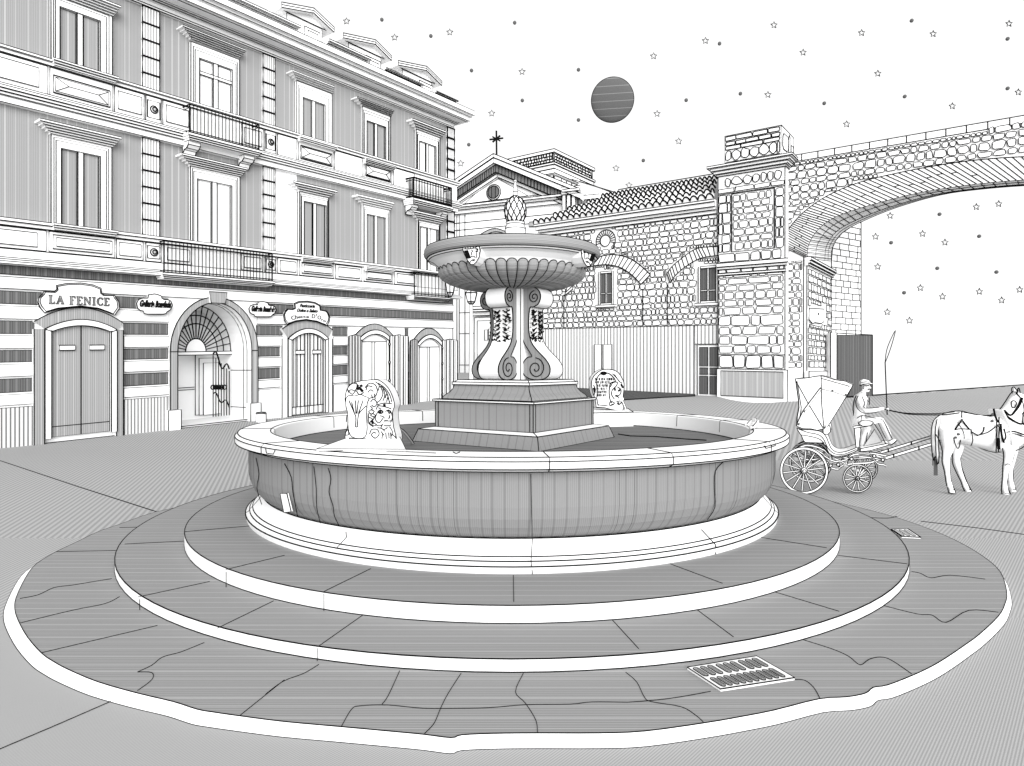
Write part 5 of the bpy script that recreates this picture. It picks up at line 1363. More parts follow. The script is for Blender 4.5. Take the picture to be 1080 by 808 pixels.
ln([(628, 404), (630, 398), (634, 394), (641, 393.5), (646, 397), (649, 402), (644, 404), (642.5, 412), (643, 420), (645, 425)], 1.0)
ln([(629, 404), (630, 412), (629.5, 420), (631, 428)], 0.9); ln([(631, 427), (641, 428)], 0.8)
for x, y, wd in ((638, 399.8, 21), (636, 403.2, 15), (635.5, 406.6, 11), (635, 410, 12), (634.5, 413.4, 10.5), (634.5, 416.8, 10)):
    a = x-wd/2
    while a < x+wd/2-0.8:
        b = min(a+random.choice((0.9, 1.3, 1.8)), x+wd/2)
        for yy in (-0.9, 0, 0.9): mb.line([fr.W(*T([(a, y+yy)])[0], 0.006), fr.W(*T([(b, y+yy)])[0], 0.006)], random.choice((0.9, 1.0, 0.5)))
        a = b+random.choice((0.5, 0.7, 1.3))
ln([(633.5, 393.4), (636.5, 392.5), (639.5, 393.6), (636.5, 395), (633.5, 393.4)], 1.6); ln([(635.5, 393.5), (637.5, 393.5)], 2)
for L in ([(644, 408), (646, 404), (651, 403), (650, 407), (646, 411), (645, 416), (648, 421)], [(647, 426), (644, 428), (642.5, 425.5), (645, 423.5), (648, 425), (646.5, 427), (644.8, 426.2)], [(648, 395), (653, 402), (656, 404)], [(646, 394), (651, 399)], [(651, 408), (655, 411), (654, 416), (650, 418)], [(652, 419), (656, 423), (653, 427)], [(650, 423), (653, 424)], [(626, 406), (628, 411), (626.5, 417)]): ln(L, 0.9)
for L in ([(648, 409), (649, 412)], [(652, 412.5), (654, 411)], [(649, 417), (652, 418)], [(654, 420), (656, 424)], [(651, 425), (653, 426.5)], [(626, 409), (627.5, 414)], [(655, 405), (657, 409)]): ln(L, 1.8)
mth = fr.W(*T([(655, 421)])[0], 0.02); mb.sphere(mth, 0.04, 'paper', 10)
sp = mb.build('water_spout', FT); sp['label'] = 'carved spout block with lettered shield'
jet(mth, G(664, 447, zw), 0.05, sp)
mb = MB(); q = [G(x, y, 1.155) for x, y in ((622, 431), (662, 431.5), (668, 435.5), (618, 436.5))]
mb.hull([p+V((0, 0, 0.01)) for p in q], [V((p.x, p.y, 0.93)) for p in q], 'paper'); mb.build('spout_slab', FT)
# small things about the fountain
mb = MB()
q = [cyl(x, y, 2.975) for x, y in ((296, 520.5), (303, 520.5), (307.5, 539.5), (300, 540.5))]
nrm_ = V((q[0].x, q[0].y-D, 0)).normalized()*0.012
mb.hull([p+nrm_*0.3 for p in q], [p-nrm_ for p in q], 'paper', None, 'paper', 1.0, 0)
tag(mb.build('paper_notice', None, tuple(q[0])), 'small white paper notice stuck on the left of the basin wall', 'notice')
mb = MB()
hk = [G(*p, 1.152)+V((0, 0, hz_)) for p, hz_ in (((788, 449), 0.01), ((792, 446.5), 0.03), ((797, 447.5), 0.05), ((798, 450.5), 0.05), ((794, 453.5), 0.03), ((791.5, 452), 0.015))]
hk = [V(p) for p in smooth_poly([tuple(p) for p in hk], 3)]
mb.line(hk, 1, mat='paper', r=0.022, sides=8); mb.line([p+V((0, -0.012, 0.018)) for p in hk], 0.9); mb.line([p+V((0, -0.012, -0.016)) for p in hk], 0.9)
tag(mb.build('iron_hook', None, tuple(hk[0])), 'curled hook lying on the right of the basin rim', 'hook')
def grate(corners, rows, label):
    mb = MB(); z = 0.063
    c = [G(x, y, z) for x, y in corners]; up = V((0, 0, 0.012))
    mb.hull([p+up for p in c], [p-up*0.2 for p in c], 'paper', None, 'paper', 1.2, 0)
    B = lambda u, v: c[0].lerp(c[1], u).lerp(c[3].lerp(c[2], u), v)+up+V((0, 0, 0.003))
    for v0, v1, n in rows:
        for i in range(n):
            u0, u1 = 0.05+0.9*i/n, 0.05+0.9*(i+0.68)/n
            if n == 9: u0 += 0.02*(i//3-1); u1 += 0.02*(i//3-1)
            um, r = (u0+u1)/2, (u1-u0)/2
            L = [B(um+r*math.cos(t), v0+(v1-v0)*0.15*(1-math.sin(t))) for t in [math.pi*k/6 for k in range(7)]]+[B(um-r*math.cos(t), v1-(v1-v0)*0.15*(1-math.sin(t))) for t in [math.pi*k/6 for k in range(7)]]
            mb.face(L, 'pier'); mb.line(L, 0.85 if len(rows) > 1 else 0.4, True)
            for f in (0.35, 0.7) if len(rows) > 1 else (): mb.line([B(lerp(u0, u1, f), v0+0.05), B(lerp(u0, u1, f), v1-0.05)], 0.6)
    o = mb.build('drain_grate', None, tuple(c[0])); tag(o, label, 'drain grate', 'drain grates in the bottom step')
grate([(725, 706), (798, 694), (838, 717), (760, 729)], [(0.08, 0.47, 9), (0.56, 0.94, 10)], 'large slotted drain grate in the near front of the bottom step')
grate([(940, 559.5), (957.6, 559), (971, 568), (951, 567)], [(0.1, 0.9, 3)], 'small drain grate at the far right of the bottom step')
# ================================================================ carriage, driver, horse
def px_(zx, zy, ox, oy, sc): return (ox+zx/sc, oy+zy/sc)
def remesh(mb, vox, smooth_it=2):
    o = mb.build('temp_body'); o.data.materials.clear()
    m = o.modifiers.new('r', 'REMESH'); m.mode = 'VOXEL'; m.voxel_size = vox
    s = o.modifiers.new('s', 'SMOOTH'); s.iterations = smooth_it; s.factor = 0.5
    dg = bpy.context.evaluated_depsgraph_get(); dg.update()
    me = bpy.data.meshes.new_from_object(o.evaluated_get(dg))
    out = MB(); out.v = [tuple(v.co) for v in me.vertices]
    out.f = [tuple(p.vertices) for p in me.polygons]; n = len(out.f)
    out.m = ['paper']*n; out.u = [None]*n; out.sm = [True]*n
    bpy.data.objects.remove(o); bpy.data.meshes.remove(me)
    return out
YC = 9.5; KC = YC/F
AX = V((0.30, 0.58, 0))                           # across the carriage, towards its far side
C = lambda x, y, f=0.0: at(x, y, YC)+AX*f
CA = thing('horse_carriage', at(875, 520, YC), 'open white horse carriage with folding hood and spoked wheels', 'carriage')
def wheel(cx, cy, r, f, spokes, name='wheel'):
    mb = MB(); c = C(cx, cy, f); R = r*KC
    ux, uz = V((0.985, -0.10, 0)), V((0, 0, 1)); wd = V((0.02, 0.06, 0))
    n = 40
    for e0, e1, q in ((R, R*0.90, 0), ):
        for k in range(n):
            t0, t1 = 2*math.pi*k/n, 2*math.pi*(k+1)/n
            P = lambda rr, t, s: c+ux*(rr*math.cos(t))+uz*(rr*math.sin(t))+wd*s
            mb.face([P(e0, t0, -.5), P(e0, t1, -.5), P(e1, t1, -.5), P(e1, t0, -.5)]); mb.face([P(e0, t0, .5), P(e0, t1, .5), P(e1, t1, .5), P(e1, t0, .5)])
            mb.face([P(e0, t0, -.5), P(e0, t1, -.5), P(e0, t1, .5), P(e0, t0, .5)]); mb.face([P(e1, t0, -.5), P(e1, t1, -.5), P(e1, t1, .5), P(e1, t0, .5)])
    P = lambda rr, t, s: c+ux*(rr*math.cos(t))+uz*(rr*math.sin(t))+wd*s
    for rr in (R*1.0, R*0.895): mb.line([P(rr, 2*math.pi*k/n, -.52) for k in range(n)], 0.9, True)
    tyre = mb.build(name, CA)
    sp = MB()
    for k in range(spokes):
        t = 2*math.pi*(k+0.3)/spokes
        a, b = P(R*0.1, t, 0), P(R*0.9, t, 0); sp.line([a, b], 1, mat='paper', r=0.010, sides=6)
        pr = (ux*(-math.sin(t))+uz*math.cos(t))*0.0105
        for sg in (-1, 1): sp.line([a+pr*sg-wd*.15, b+pr*sg-wd*.15], 0.6)
    sp.build('spokes', tyre)
    hb = MB(); m = 14
    for rr, s0, s1 in ((R*0.13, -0.9, 0.9), (R*0.065, -1.5, 1.5)):
        for k in range(m):
            t0, t1 = 2*math.pi*k/m, 2*math.pi*(k+1)/m
            hb.face([P(rr, t0, s0), P(rr, t1, s0), P(rr, t1, s1), P(rr, t0, s1)], 'paper', None, True)
        hb.face([P(rr, 2*math.pi*k/m, s0) for k in range(m)]); hb.line([P(rr, 2*math.pi*k/m, s0) for k in range(m)], 0.9, True)
    hb.build('hub', tyre)
wheel(847.8, 496, 24.6, 0, 14); wheel(852, 492, 23.5, 1, 14); wheel(904, 504.2, 14.8, 0, 12); wheel(912, 500.5, 14.2, 1, 12)
mb = MB()
for a, b in (((847.8, 496), (852, 492)), ((904, 504.2), (912, 500.5))): mb.line([C(*a, 0), C(*b, 1)], 1, mat='paper', r=0.02, sides=6); mb.line([C(*a, 0)+V((0, -.01, .02)), C(*b, 1)+V((0, -.01, .02))], 0.8)
mb.build('axle', CA)
def panel3(mb, L, f0, f1, w=0.9, mat='paper', ends=True):
    """A body panel: px outline extruded across the carriage from f0 to f1."""
    A = [C(x, y, f0) for x, y in L]; B = [C(x, y, f1) for x, y in L]; n = len(L)
    mb.face(A, mat); mb.face(B[::-1], mat)
    for i in range(n): mb.face([A[i], A[(i+1) % n], B[(i+1) % n], B[i]], mat)
    if w: mb.line(A, w, True); mb.line(B, w, True)
# tub
mb = MB()
tub = smooth_poly([(840, 451.5), (846, 453.5), (858, 454), (866, 456), (871, 461), (874, 468), (877, 474), (883, 477.5), (891, 477), (900, 474), (904, 472.5), (904, 475.5), (898, 478.5), (890, 481), (881, 481.5), (874, 478), (868, 468), (850, 467.5), (845, 460), (841, 454)], 3)
panel3(mb, tub, 0.1, 0.9)
for L in ([(842, 453), (852, 456.5), (862, 458.5), (868, 463), (873, 473), (880, 479), (890, 479.5), (903, 474.5)], [(845, 459), (856, 461), (864, 463.5), (869, 468)], [(850, 467), (868, 467.5)]): mb.line([C(x, y, 0.1)+V((0, -.006, 0)) for x, y in smooth_poly(L, 3)], 0.8)
mb.build('tub', CA)
mb = MB()      # seat cushion, driver's box and foot board
panel3(mb, smooth_poly([(868, 452), (872, 448), (875, 450), (875.5, 456), (871, 459), (868, 457)], 2), 0.12, 0.88)
mb.build('seat', CA)
mb = MB()
panel3(mb, [(901, 452), (907, 451), (908, 454), (906, 473), (903, 473)], 0.25, 0.75); panel3(mb, [(899.5, 450.5), (914, 448.5), (915, 450.5), (900.5, 452.5)], 0.22, 0.78)
mb.build('driver_seat', CA)
mb = MB()
panel3(mb, [(908, 474), (936, 468.5), (938, 470), (918, 476), (908, 477)], 0.15, 0.85); panel3(mb, [(911, 473.5), (923, 455), (931, 468.5)], 0.5, 0.55, 0.6, 'pier')
mb.build('foot_board', CA)
# folded hood with its ribs
mb = MB()
hn = [(838.6, 399.5), (852, 398.5), (866, 396.3), (880, 400.5), (899.5, 406), (884, 430), (869, 452.4), (855, 452.5), (840, 449.6), (842.5, 430), (840.5, 412)]
h = smooth_poly(hn+[hn[0]], 2)[:-1]
A = [C(x, y, 0.06) for x, y in h]; B = [C(x, y, 0.94) for x, y in h]; n = len(h)
mb.face(A); mb.face(B[::-1])
for i in range(n):
    if h[i][0] < 898 and (h[i][1] < 410 or h[i][0] < 845): mb.face([A[i], A[(i+1) % n], B[(i+1) % n], B[i]])
mb.line(A, 1.1, True); mb.line(B, 0.9, True)
for L in ([(866, 396.5), (866.5, 425), (869, 452)], [(839.5, 402), (852, 425), (868, 451.5)], [(866, 399), (880, 403), (898, 408)], [(840.5, 402), (845, 430), (842.5, 449)]): mb.line([C(x, y, 0.05) for x, y in L], 0.8)
mb.line([C(x, y, 0.03) for x, y in ((897, 407.5), (883.5, 430), (871, 450))], 1, mat='paper', r=0.016); mb.line([C(x+1.5, y+.5, 0.02) for x, y in ((897, 407.5), (883.5, 430), (871, 450))], 0.8)
hd = mb.build('hood', CA)
mb = MB()
st = [(841.5, 447), (848, 433.5), (866, 409.5), (878, 412), (892, 416.5)]
mb.line([C(x, y, 0.02) for x, y in st], 1, mat='paper', r=0.014, sides=6)
for d_ in (-1, 1): mb.line([C(x+d_*0.8, y+d_*0.5, 0.01) for x, y in st], 0.8)
for x, y in (st[0], st[1], st[2], st[3], st[4]): mb.sphere(C(x, y, 0.0), 0.018, 'soft', 8)
mb.build('hood_stay', hd)
mb = MB()      # springs, perch and under-carriage
for f in (0.05, 0.95):
    for L in ([(836, 478), (846, 473), (858, 474), (869, 481), (858, 485), (846, 484), (836, 478)], [(893, 490), (897, 481), (912, 479), (930, 483), (918, 488), (904, 489), (893, 490)], [(868, 474), (875, 483), (874, 492), (884, 495), (888, 487)], [(890, 483), (899, 486), (897, 497)],
              [(869, 481), (880, 487), (893, 485)], [(905, 478), (920, 478.5), (934, 481)], [(906, 482), (922, 483.5), (932, 487)], [(838, 474), (850, 470), (862, 472), (870, 476)], [(880, 484), (890, 489), (884, 494)], [(916, 478), (925, 489), (932, 490.5), (934, 492)]):
        Ls = smooth_poly(L, 3)
        mb.line([C(x, y, f) for x, y in Ls], 1, mat='paper', r=0.0135, sides=6)
        mb.line([C(x, y-0.9, f)+V((0, -.008, 0)) for x, y in Ls], 0.75); mb.line([C(x, y+0.9, f)+V((0, -.008, 0)) for x, y in Ls], 0.75)
for x, y in ((872, 488), (876, 491), (884, 490), (898, 484), (922, 481), (931, 485)): mb.sphere(C(x, y, 0.02), 0.025, 'paper', 8); mb.line([C(x+1.8*math.cos(t), y+1.8*math.sin(t), -0.02) for t in [k*math.pi/4 for k in range(8)]], 0.9, True)
mb.line([C(848, 494, .5), C(880, 490, .5), C(908, 501, .5)], 1, mat='paper', r=0.02, sides=6)
mb.build('spring', CA)
for f, (xa, ya), (xb, yb) in ((0.16, (934, 484), (1050, 448.5)), (0.72, (930, 481), (1040, 446.5))):
    mb = MB(); a, b = C(xa, ya, f), C(xb, yb, f*0.9)
    mb.line([a, b], 1, mat='paper', r=0.022, sides=8)
    for d_ in (-0.02, 0.02): mb.line([a+V((0, -.012, d_)), b+V((0, -.012, d_))], 0.9)
    for t in (0.07, 0.3, 0.52): mb.line([a.lerp(b, t)+V((0, -.02, .03)), a.lerp(b, t)+V((0, -.02, -.03))], 1.4)
    mb.build('shaft', CA)
# ---- the driver
YD = YC+0.28
Dp = lambda x, y, dy=0.0: at(x, y, YD+dy)
kd = YD/F
mb = MB()
mb.limb([(Dp(905.5, 449), 5.5*kd, .10), (Dp(904.5, 442), 5.8*kd, .115), (Dp(904.8, 434), 5.6*kd, .12), (Dp(906, 426), 6.0*kd, .13), (Dp(907.8, 419), 5.2*kd, .14), (Dp(909.5, 415.5), 3.0*kd, .07), (Dp(911, 413), 2.0*kd, .035), (Dp(911.8, 410.5), 1.9*kd, .032)], n=16)
mb.sphere(Dp(913.2, 407.3), 4.3*kd, n=16, sx=0.92, sy=0.80, sz=1.12)
mb.limb([(Dp(916.8, 407.5), .9*kd, .012), (Dp(918.4, 409.2), 1.0*kd, .014), (Dp(917, 410.2), .7*kd, .012)], n=8)
mb.limb([(Dp(914, 411), 2.2*kd, .03), (Dp(916.2, 413), 1.6*kd, .026)], n=8)
for sd in (-1, 1):
    dy = sd*0.13
    mb.limb([(Dp(905.8, 419, dy*0.8), 3.2*kd, .045), (Dp(907, 423, dy), 3.3*kd, .05), (Dp(909.5, 429, dy), 2.8*kd, .045), (Dp(913, 433.3, dy), 2.5*kd, .040), (Dp(920, 433.2, dy*0.9), 2.3*kd, .034), (Dp(927, 431.8, dy*0.6), 1.8*kd, .026), (Dp(930, 431.2, dy*0.5), 1.6*kd, .024), (Dp(932, 431.2, dy*0.45), 1.5*kd, .016)], n=12)
mb.limb([(Dp(906, 448, -.09), 4.6*kd, .07), (Dp(914, 446, -.10), 4.4*kd, .068), (Dp(923, 443.5, -.10), 3.8*kd, .06), (Dp(929, 443.5, -.10), 3.4*kd, .052), (Dp(933, 450, -.10), 2.9*kd, .045), (Dp(937, 458, -.10), 2.6*kd, .04), (Dp(938.6, 463, -.10), 2.0*kd, .032), (Dp(939.5, 466.5, -.10), 1.9*kd, .03)], n=12)
mb.limb([(Dp(906, 448, .09), 4.6*kd, .07), (Dp(912, 448, .10), 4.2*kd, .065), (Dp(915, 452, .10), 3.4*kd, .052), (Dp(912.5, 460, .10), 2.9*kd, .045), (Dp(910.5, 467, .10), 2.3*kd, .034), (Dp(910.5, 471, .10), 2.0*kd, .03)], n=12)
for (ax, ay), (bx_, by_), dy in (((938.5, 467.5), (945, 464), -.10), ((909.5, 471.5), (917, 472), .10)):
    mb.limb([(Dp(ax, ay, dy), 1.8*kd, .028), (Dp((ax+bx_)/2, (ay+by_)/2, dy), 1.7*kd, .032), (Dp(bx_, by_, dy), 1.0*kd, .024)], n=10)
body = remesh(mb, 0.0105, 2)
def hand(mb, c, dy):
    for i in range(4):
        o = V((0.002*i, dy+(-0.018+0.012*i), 0.004*(1-abs(i-1.5))))
        L = [c+o, c+o+V((0.022-0.002*abs(i-1), 0, 0.004)), c+o+V((0.034-0.002*abs(i-1), 0, -0.012)), c+o+V((0.026, 0, -0.024))]
        mb.line(L, 1, mat='paper', r=0.0058, sides=6)
    mb.line([c+V((0.0, dy-0.02, 0.0)), c+V((0.014, dy-0.026, 0.014)), c+V((0.03, dy-0.02, 0.010))], 1, mat='paper', r=0.0062, sides=6)
hand(body, Dp(932, 431.2), -.058); hand(body, Dp(932, 431.2), .058)
dl = lambda L, w=0.75, dy=-0.14, sm=3: body.line([Dp(x, y, dy) for x, y in smooth_poly(L, sm)], w)
dl([(903, 417), (900.5, 424), (899.8, 432), (901, 440), (902.5, 446)], 0.9, -0.03); dl([(905, 417.5), (902.6, 424), (904, 430), (909, 435), (916, 436), (926, 434.5)], 0.8, -0.19); dl([(909, 418), (912, 425), (911.5, 430), (920, 430.3), (927, 429.5)], 0.8, -0.19)
dl([(909, 414), (912, 418), (916, 424)], 0.7, -0.05); dl([(917, 419), (917, 427)], 0.7, -0.02)
dl([(926, 442), (931, 443), (936, 452), (941, 463)], 0.8, -0.15); dl([(922, 447), (929, 458), (934, 468)], 0.8, -0.16); dl([(926, 446), (934, 462)], 0.6, -0.165)
dl([(904, 441), (910, 438), (918, 440), (924, 441)], 0.8, -0.15); dl([(905, 446), (912, 443), (921, 445), (918, 449), (908, 449), (905, 446)], 0.8, -0.18); dl([(909, 438), (908, 444)], 0.7, -.17)
dl([(902, 449), (901.5, 457), (904, 462)], 0.8, -0.05); dl([(907, 452), (905, 464), (906, 472)], 0.8, .03); dl([(915, 456), (913.5, 466), (914.5, 472)], 0.8, .03); dl([(937, 465), (941, 463.5)], 0.8, -.15); dl([(936.5, 469.5), (941, 468.8), (946, 464.5)], 0.9, -.14); dl([(909, 474), (917, 473.6)], 0.8, .05)
dl([(914, 406.6), (916.5, 406.8)], 1.1, -.085); dl([(911, 406.4), (914, 406.6)], 0.8, -.1); dl([(915.5, 410.6), (917.8, 410.3)], 1.4, -.05); dl([(917.5, 406), (918.6, 409), (917, 410.3), (917, 412.5), (915, 414.3)], 0.7, -0.0); dl([(911, 407), (910.2, 409), (911.2, 410.2)], 0.7, -.105); dl([(913.8, 405), (916.5, 405.2)], .7, -.08)
PE = thing('person', Dp(906, 448), 'person in a flat cap, shirt and light trousers seated driving the carriage', 'person')
body.build('body', PE)
mb = MB(); c = Dp(913, 404)
secs = []
for x, y, ra, rb in ((911.5, 406.5, 4.4, .085), (912, 404.3, 4.7, .088), (912.8, 402, 4.4, .082), (913.2, 400.8, 2.6, .05)): secs.append((Dp(x, y), V((ra*kd, 0, -.012)), V((0, rb, 0))))
mb.loft(secs, 'paper', 16); mb.loft([(Dp(916, 404.6), V((3.2*kd, 0, -.008)), V((0, .06, 0))), (Dp(917, 404.0), V((2.6*kd, 0, -.008)), V((0, .05, 0)))], 'paper', 12)
mb.line([Dp(x, y, -.09) for x, y in ((907.5, 407), (911, 405.3), (916, 404.6), (919.6, 405.6))], 0.9); mb.line([Dp(x, y, -.0) for x, y in smooth_poly([(907.2, 407), (907.6, 403), (910, 400.7), (914, 400.4), (918, 402.5), (919.8, 405.4)], 3)], 0.9); mb.line([Dp(x, y, -.09) for x, y in ((908, 403.5), (913, 402.6), (918, 403))], 0.7)
mb.build('cap', PE)
mb = MB(); w0 = Dp(934.5, 436, -.07)
wl_ = [Dp(935.7, 437.6, -.07), Dp(934.6, 410, -.07), Dp(933.5, 382, -.07)]
mb.line(wl_, 1.0); lash = smooth_poly([(933.5, 382), (935, 370), (939, 359), (944.4, 348.5), (941, 362), (937, 374), (933.8, 382)], 3); mb.line([Dp(x, y, -.07) for x, y in lash], 0.7)
tag(mb.build('whip', None, tuple(wl_[0])), 'long thin whip with looped lash held upright by the driver', 'whip')
# ---- the horse
YH = 9.42; kh = YH/F
Hp = lambda x, y, dy=0.0: at(x, y, YH+0.16+dy)
mb = MB()
mb.limb([(Hp(988.5, 452), 6*kh, .07), (Hp(992, 451), 12*kh, .14), (Hp(998, 450), 15*kh, .18), (Hp(1006, 450), 16.2*kh, .20), (Hp(1014, 451), 16.6*kh, .205), (Hp(1024, 453.5), 17*kh, .21), (Hp(1034, 455), 17.5*kh, .215), (Hp(1044, 457), 18.6*kh, .21), (Hp(1052, 457.5), 19.6*kh, .20), (Hp(1060, 457.5), 19*kh, .185), (Hp(1068, 458), 16.5*kh, .165), (Hp(1075, 459), 12.5*kh, .13), (Hp(1079.5, 459.5), 7*kh, .08)], n=20)
mb.limb([(Hp(1060, 450), 15*kh, .14), (Hp(1064, 442), 13*kh, .11), (Hp(1068, 434), 10.5*kh, .085), (Hp(1071.5, 426), 8.6*kh, .07), (Hp(1074, 420), 7*kh, .06)], n=16)
mb.limb([(Hp(1070.5, 416.5), 4.5*kh, .05), (Hp(1074, 420.5), 7.2*kh, .07), (Hp(1078.5, 426.5), 7.0*kh, .066), (Hp(1083.5, 434), 5.2*kh, .052), (Hp(1087.5, 440), 4.2*kh, .045), (Hp(1090, 443.5), 3.4*kh, .04)], n=14)
for sd in (-1, 1): mb.limb([(Hp(1071.5, 416, sd*.045), 1.8*kh, .02), (Hp(1070.5, 412, sd*.05), 1.5*kh, .016), (Hp(1070, 408.8, sd*.05), .5*kh, .006)], n=8)
def leg(L, dy):
    mb.limb([(Hp(x, y, dy), r*kh, r*kh*q) for x, y, r, q in L], n=12)
leg([(1002, 452, 11, .75), (1001.5, 463, 9.5, .72), (1000, 473, 6, .8), (997.8, 482, 3.9, .8), (997.5, 487.5, 3.7, .75), (998.8, 495, 2.8, .8), (1000, 506, 2.4, .85), (1001.5, 512.5, 3.0, .9), (1003.2, 516.5, 2.5, .9), (1004.2, 517.5, 2.6, .9)], -.11)
leg([(1006, 452, 11, .75), (1010, 464, 8.5, .72), (1010, 474, 5.6, .8), (1008.5, 483, 3.9, .8), (1009.5, 489, 3.7, .75), (1012, 497, 2.8, .8), (1015.8, 507, 2.4, .85), (1018, 512.5, 3.0, .9), (1020, 516.5, 2.5, .9), (1021, 517.5, 2.6, .9)], .11)
leg([(1064, 462, 8, .8), (1064.5, 472, 6.6, .75), (1063.5, 482, 4.8, .8), (1061.8, 492, 4.0, .8), (1060.6, 498, 3.1, .8), (1059.4, 509, 2.6, .85), (1059.6, 515, 3.1, .9), (1060.8, 519.5, 2.6, .9), (1061.4, 521, 2.7, .9)], -.11)
leg([(1067, 462, 7.5, .8), (1068, 474, 5.8, .75), (1066.5, 484, 4.5, .8), (1064.8, 493, 3.8, .8), (1064.8, 499, 3.0, .8), (1066, 508, 2.5, .85), (1066.8, 512.5, 3.0, .9), (1068.2, 516, 2.5, .9), (1068.8, 517, 2.6, .9)], .10)
hb = remesh(mb, 0.016, 2)
hl = lambda L, w=0.9, dy=0.0, sm=3: hb.line([Hp(x, y, dy) for x, y in smooth_poly(L, sm)], w)
hl([(985.5, 458), (984, 448), (987, 441), (994, 437), (1003, 434.2), (1013, 433.4), (1022, 435.5), (1031, 437.3), (1041, 438.2), (1049, 436.5), (1055, 431), (1060, 424), (1065.5, 415.5), (1069, 412.5)])
hl([(1079, 416.5), (1084.5, 424), (1088.5, 433), (1092, 440), (1091.5, 445.5), (1087, 445), (1083, 441), (1077.5, 437.5)]); hl([(1079, 436.5), (1078, 444), (1083, 454), (1085.5, 462), (1080, 471), (1071, 475.5)])
hl([(1060, 475.8), (1050, 477.2), (1040, 475), (1030, 470.8), (1021, 466.5), (1017.5, 462)], 0.9, -.0)
hl([(987, 458), (991, 466), (993.8, 476), (993.5, 486.5), (996, 497), (997.5, 507), (998.6, 513)], .9, -.11); hl([(1009.5, 467), (1005.5, 475), (1001.5, 483), (1001.3, 490), (1002, 500), (1003, 508), (1005, 513), (1007.5, 519.5), (1001, 519.5), (999.5, 514)], .9, -.12)
hl([(1018, 464), (1015.5, 473), (1013, 483), (1013.8, 491), (1017, 501), (1020.8, 511), (1025, 519), (1018.5, 519.2), (1015, 513)], .9, .10); hl([(1004.6, 478), (1004.5, 488), (1008.5, 498), (1013.5, 508), (1015, 513)], .9, .09)
hl([(1057, 470), (1058.6, 482), (1057.6, 492), (1057.4, 500), (1056.5, 511), (1056.2, 517), (1057, 522)], .9, -.13); hl([(1071, 474), (1068.5, 484), (1065.8, 492), (1063.6, 499), (1062, 509), (1063, 515), (1066, 523), (1057.5, 523.4)], .9, -.13); hl([(1070, 486), (1068.5, 494), (1068.4, 502), (1069, 510), (1071.5, 518), (1066, 519)], .9, .09)
hl([(1066, 442), (1072, 452), (1076, 456)], .7, -.12); hl([(1010, 445), (1016, 455), (1017, 463)], .6, -.2); hl([(1060, 491), (1063, 489), (1066, 491)], .6, -.17)
hl([(1067.6, 415), (1067, 410), (1069.5, 408), (1072.5, 413)], .9, -.05); hl([(1072, 413.5), (1074.5, 409), (1076, 414.5)], .9, .05); hl([(1081, 424.5), (1083, 424.2)], 1.8, -.07); hl([(1089, 441), (1090, 440)], 1.5, -.04)
for (x, y), dy in (((1003.8, 518.5), -.11), ((1021, 518.3), .11), ((1061, 522), -.11), ((1068.5, 518), .10)):
    p = Hp(x, y, dy); hb.lathe(p.x, p.y, [(0.042, p.z-0.016, 'paper'), (0.030, p.z+0.028, 'paper')], 12, rings=(0, 1), w=0.7); 
HO = thing('horse', Hp(1030, 520), 'white harnessed horse standing in front of the carriage', 'horse')
hb.build('body', HO)
mb = MB()
mb.limb([(Hp(992.5, 438.5), 1.6*kh, .03), (Hp(987.5, 444), 3.2*kh, .05), (Hp(985.8, 454), 3.9*kh, .055), (Hp(986.2, 468), 4.0*kh, .055), (Hp(987, 480), 3.0*kh, .05), (Hp(987.6, 486), 1.5*kh, .03)], 'paper', 12)
for L in ([(992, 437.5), (985, 443), (982.3, 454), (982.3, 468), (983.4, 482)], [(994, 441), (990.5, 450), (989.5, 466), (990.5, 479), (990, 489)], [(988.5, 442), (986.5, 455), (987, 470), (987.5, 484)], [(983.6, 482), (985, 486), (987, 481), (988.5, 490), (990.2, 486)]): mb.line([Hp(x, y, -.055) for x, y in smooth_poly(L, 3)], .8)
for x in (985.2, 986.2, 987.2, 988.2): mb.line([Hp(x, 482, -.02), Hp(x+.2, 501.5, -.02)], .9, mat='soft')
mb.line([Hp(984, 478, -.02), Hp(983.8, 491, -.02)], .8, mat='soft')
mb.build('tail', HO)
mb = MB()
def strap(L, w=1.5, dy=-.22, mat='ink'): mb.line([Hp(x, y, dy) for x, y in smooth_poly(L, 3)], w, mat=mat)
strap([(1017, 435), (1024, 437), (1034, 439.2), (1044, 438.8)], 2.0, -.04); strap([(1044, 438.5), (1049, 437.5)], 2.0, -.06)
strap([(1014.3, 434), (1014.5, 443)], 1.0, -.15); strap([(1014.5, 443), (1007, 453.5)], 1.4, -.21); strap([(1014.5, 443), (1022.5, 453)], 1.4, -.21); strap([(1007, 453.5), (1014, 452), (1022.5, 453)], 1.0, -.23)
strap([(1025, 455.5), (1032, 459), (1037, 455), (1038, 450)], 1.1, -.22); strap([(1030, 459.5), (1042, 456), (1050, 450)], 1.0, -.23); strap([(1006, 462), (1008, 470), (1011, 473), (1013, 464)], .9, -.21); strap([(1024, 452), (1026, 464), (1024, 470)], .8, -.215)
for x in (1051, 1053.5): strap([(x, 440), (x+.3, 455), (x-.4, 476.5)], 1.0, -.225)
strap([(1048, 431), (1050, 440), (1054, 447)], 1.6, -.15); strap([(1055.5, 447), (1056.5, 459), (1059, 467)], 1.6, -.215); strap([(1059, 452), (1061, 461), (1058, 466)], 1.0, -.21); strap([(1053, 462), (1053.5, 474)], 2.4, -.225)
strap([(1058, 436), (1066, 442), (1074, 446.5), (1080, 447)], 2.0, -.125); strap([(1061, 456), (1070, 455), (1081, 459)], 1.4, -.19); strap([(1061, 459), (1070, 457.5), (1080.5, 461)], 1.0, -.19)
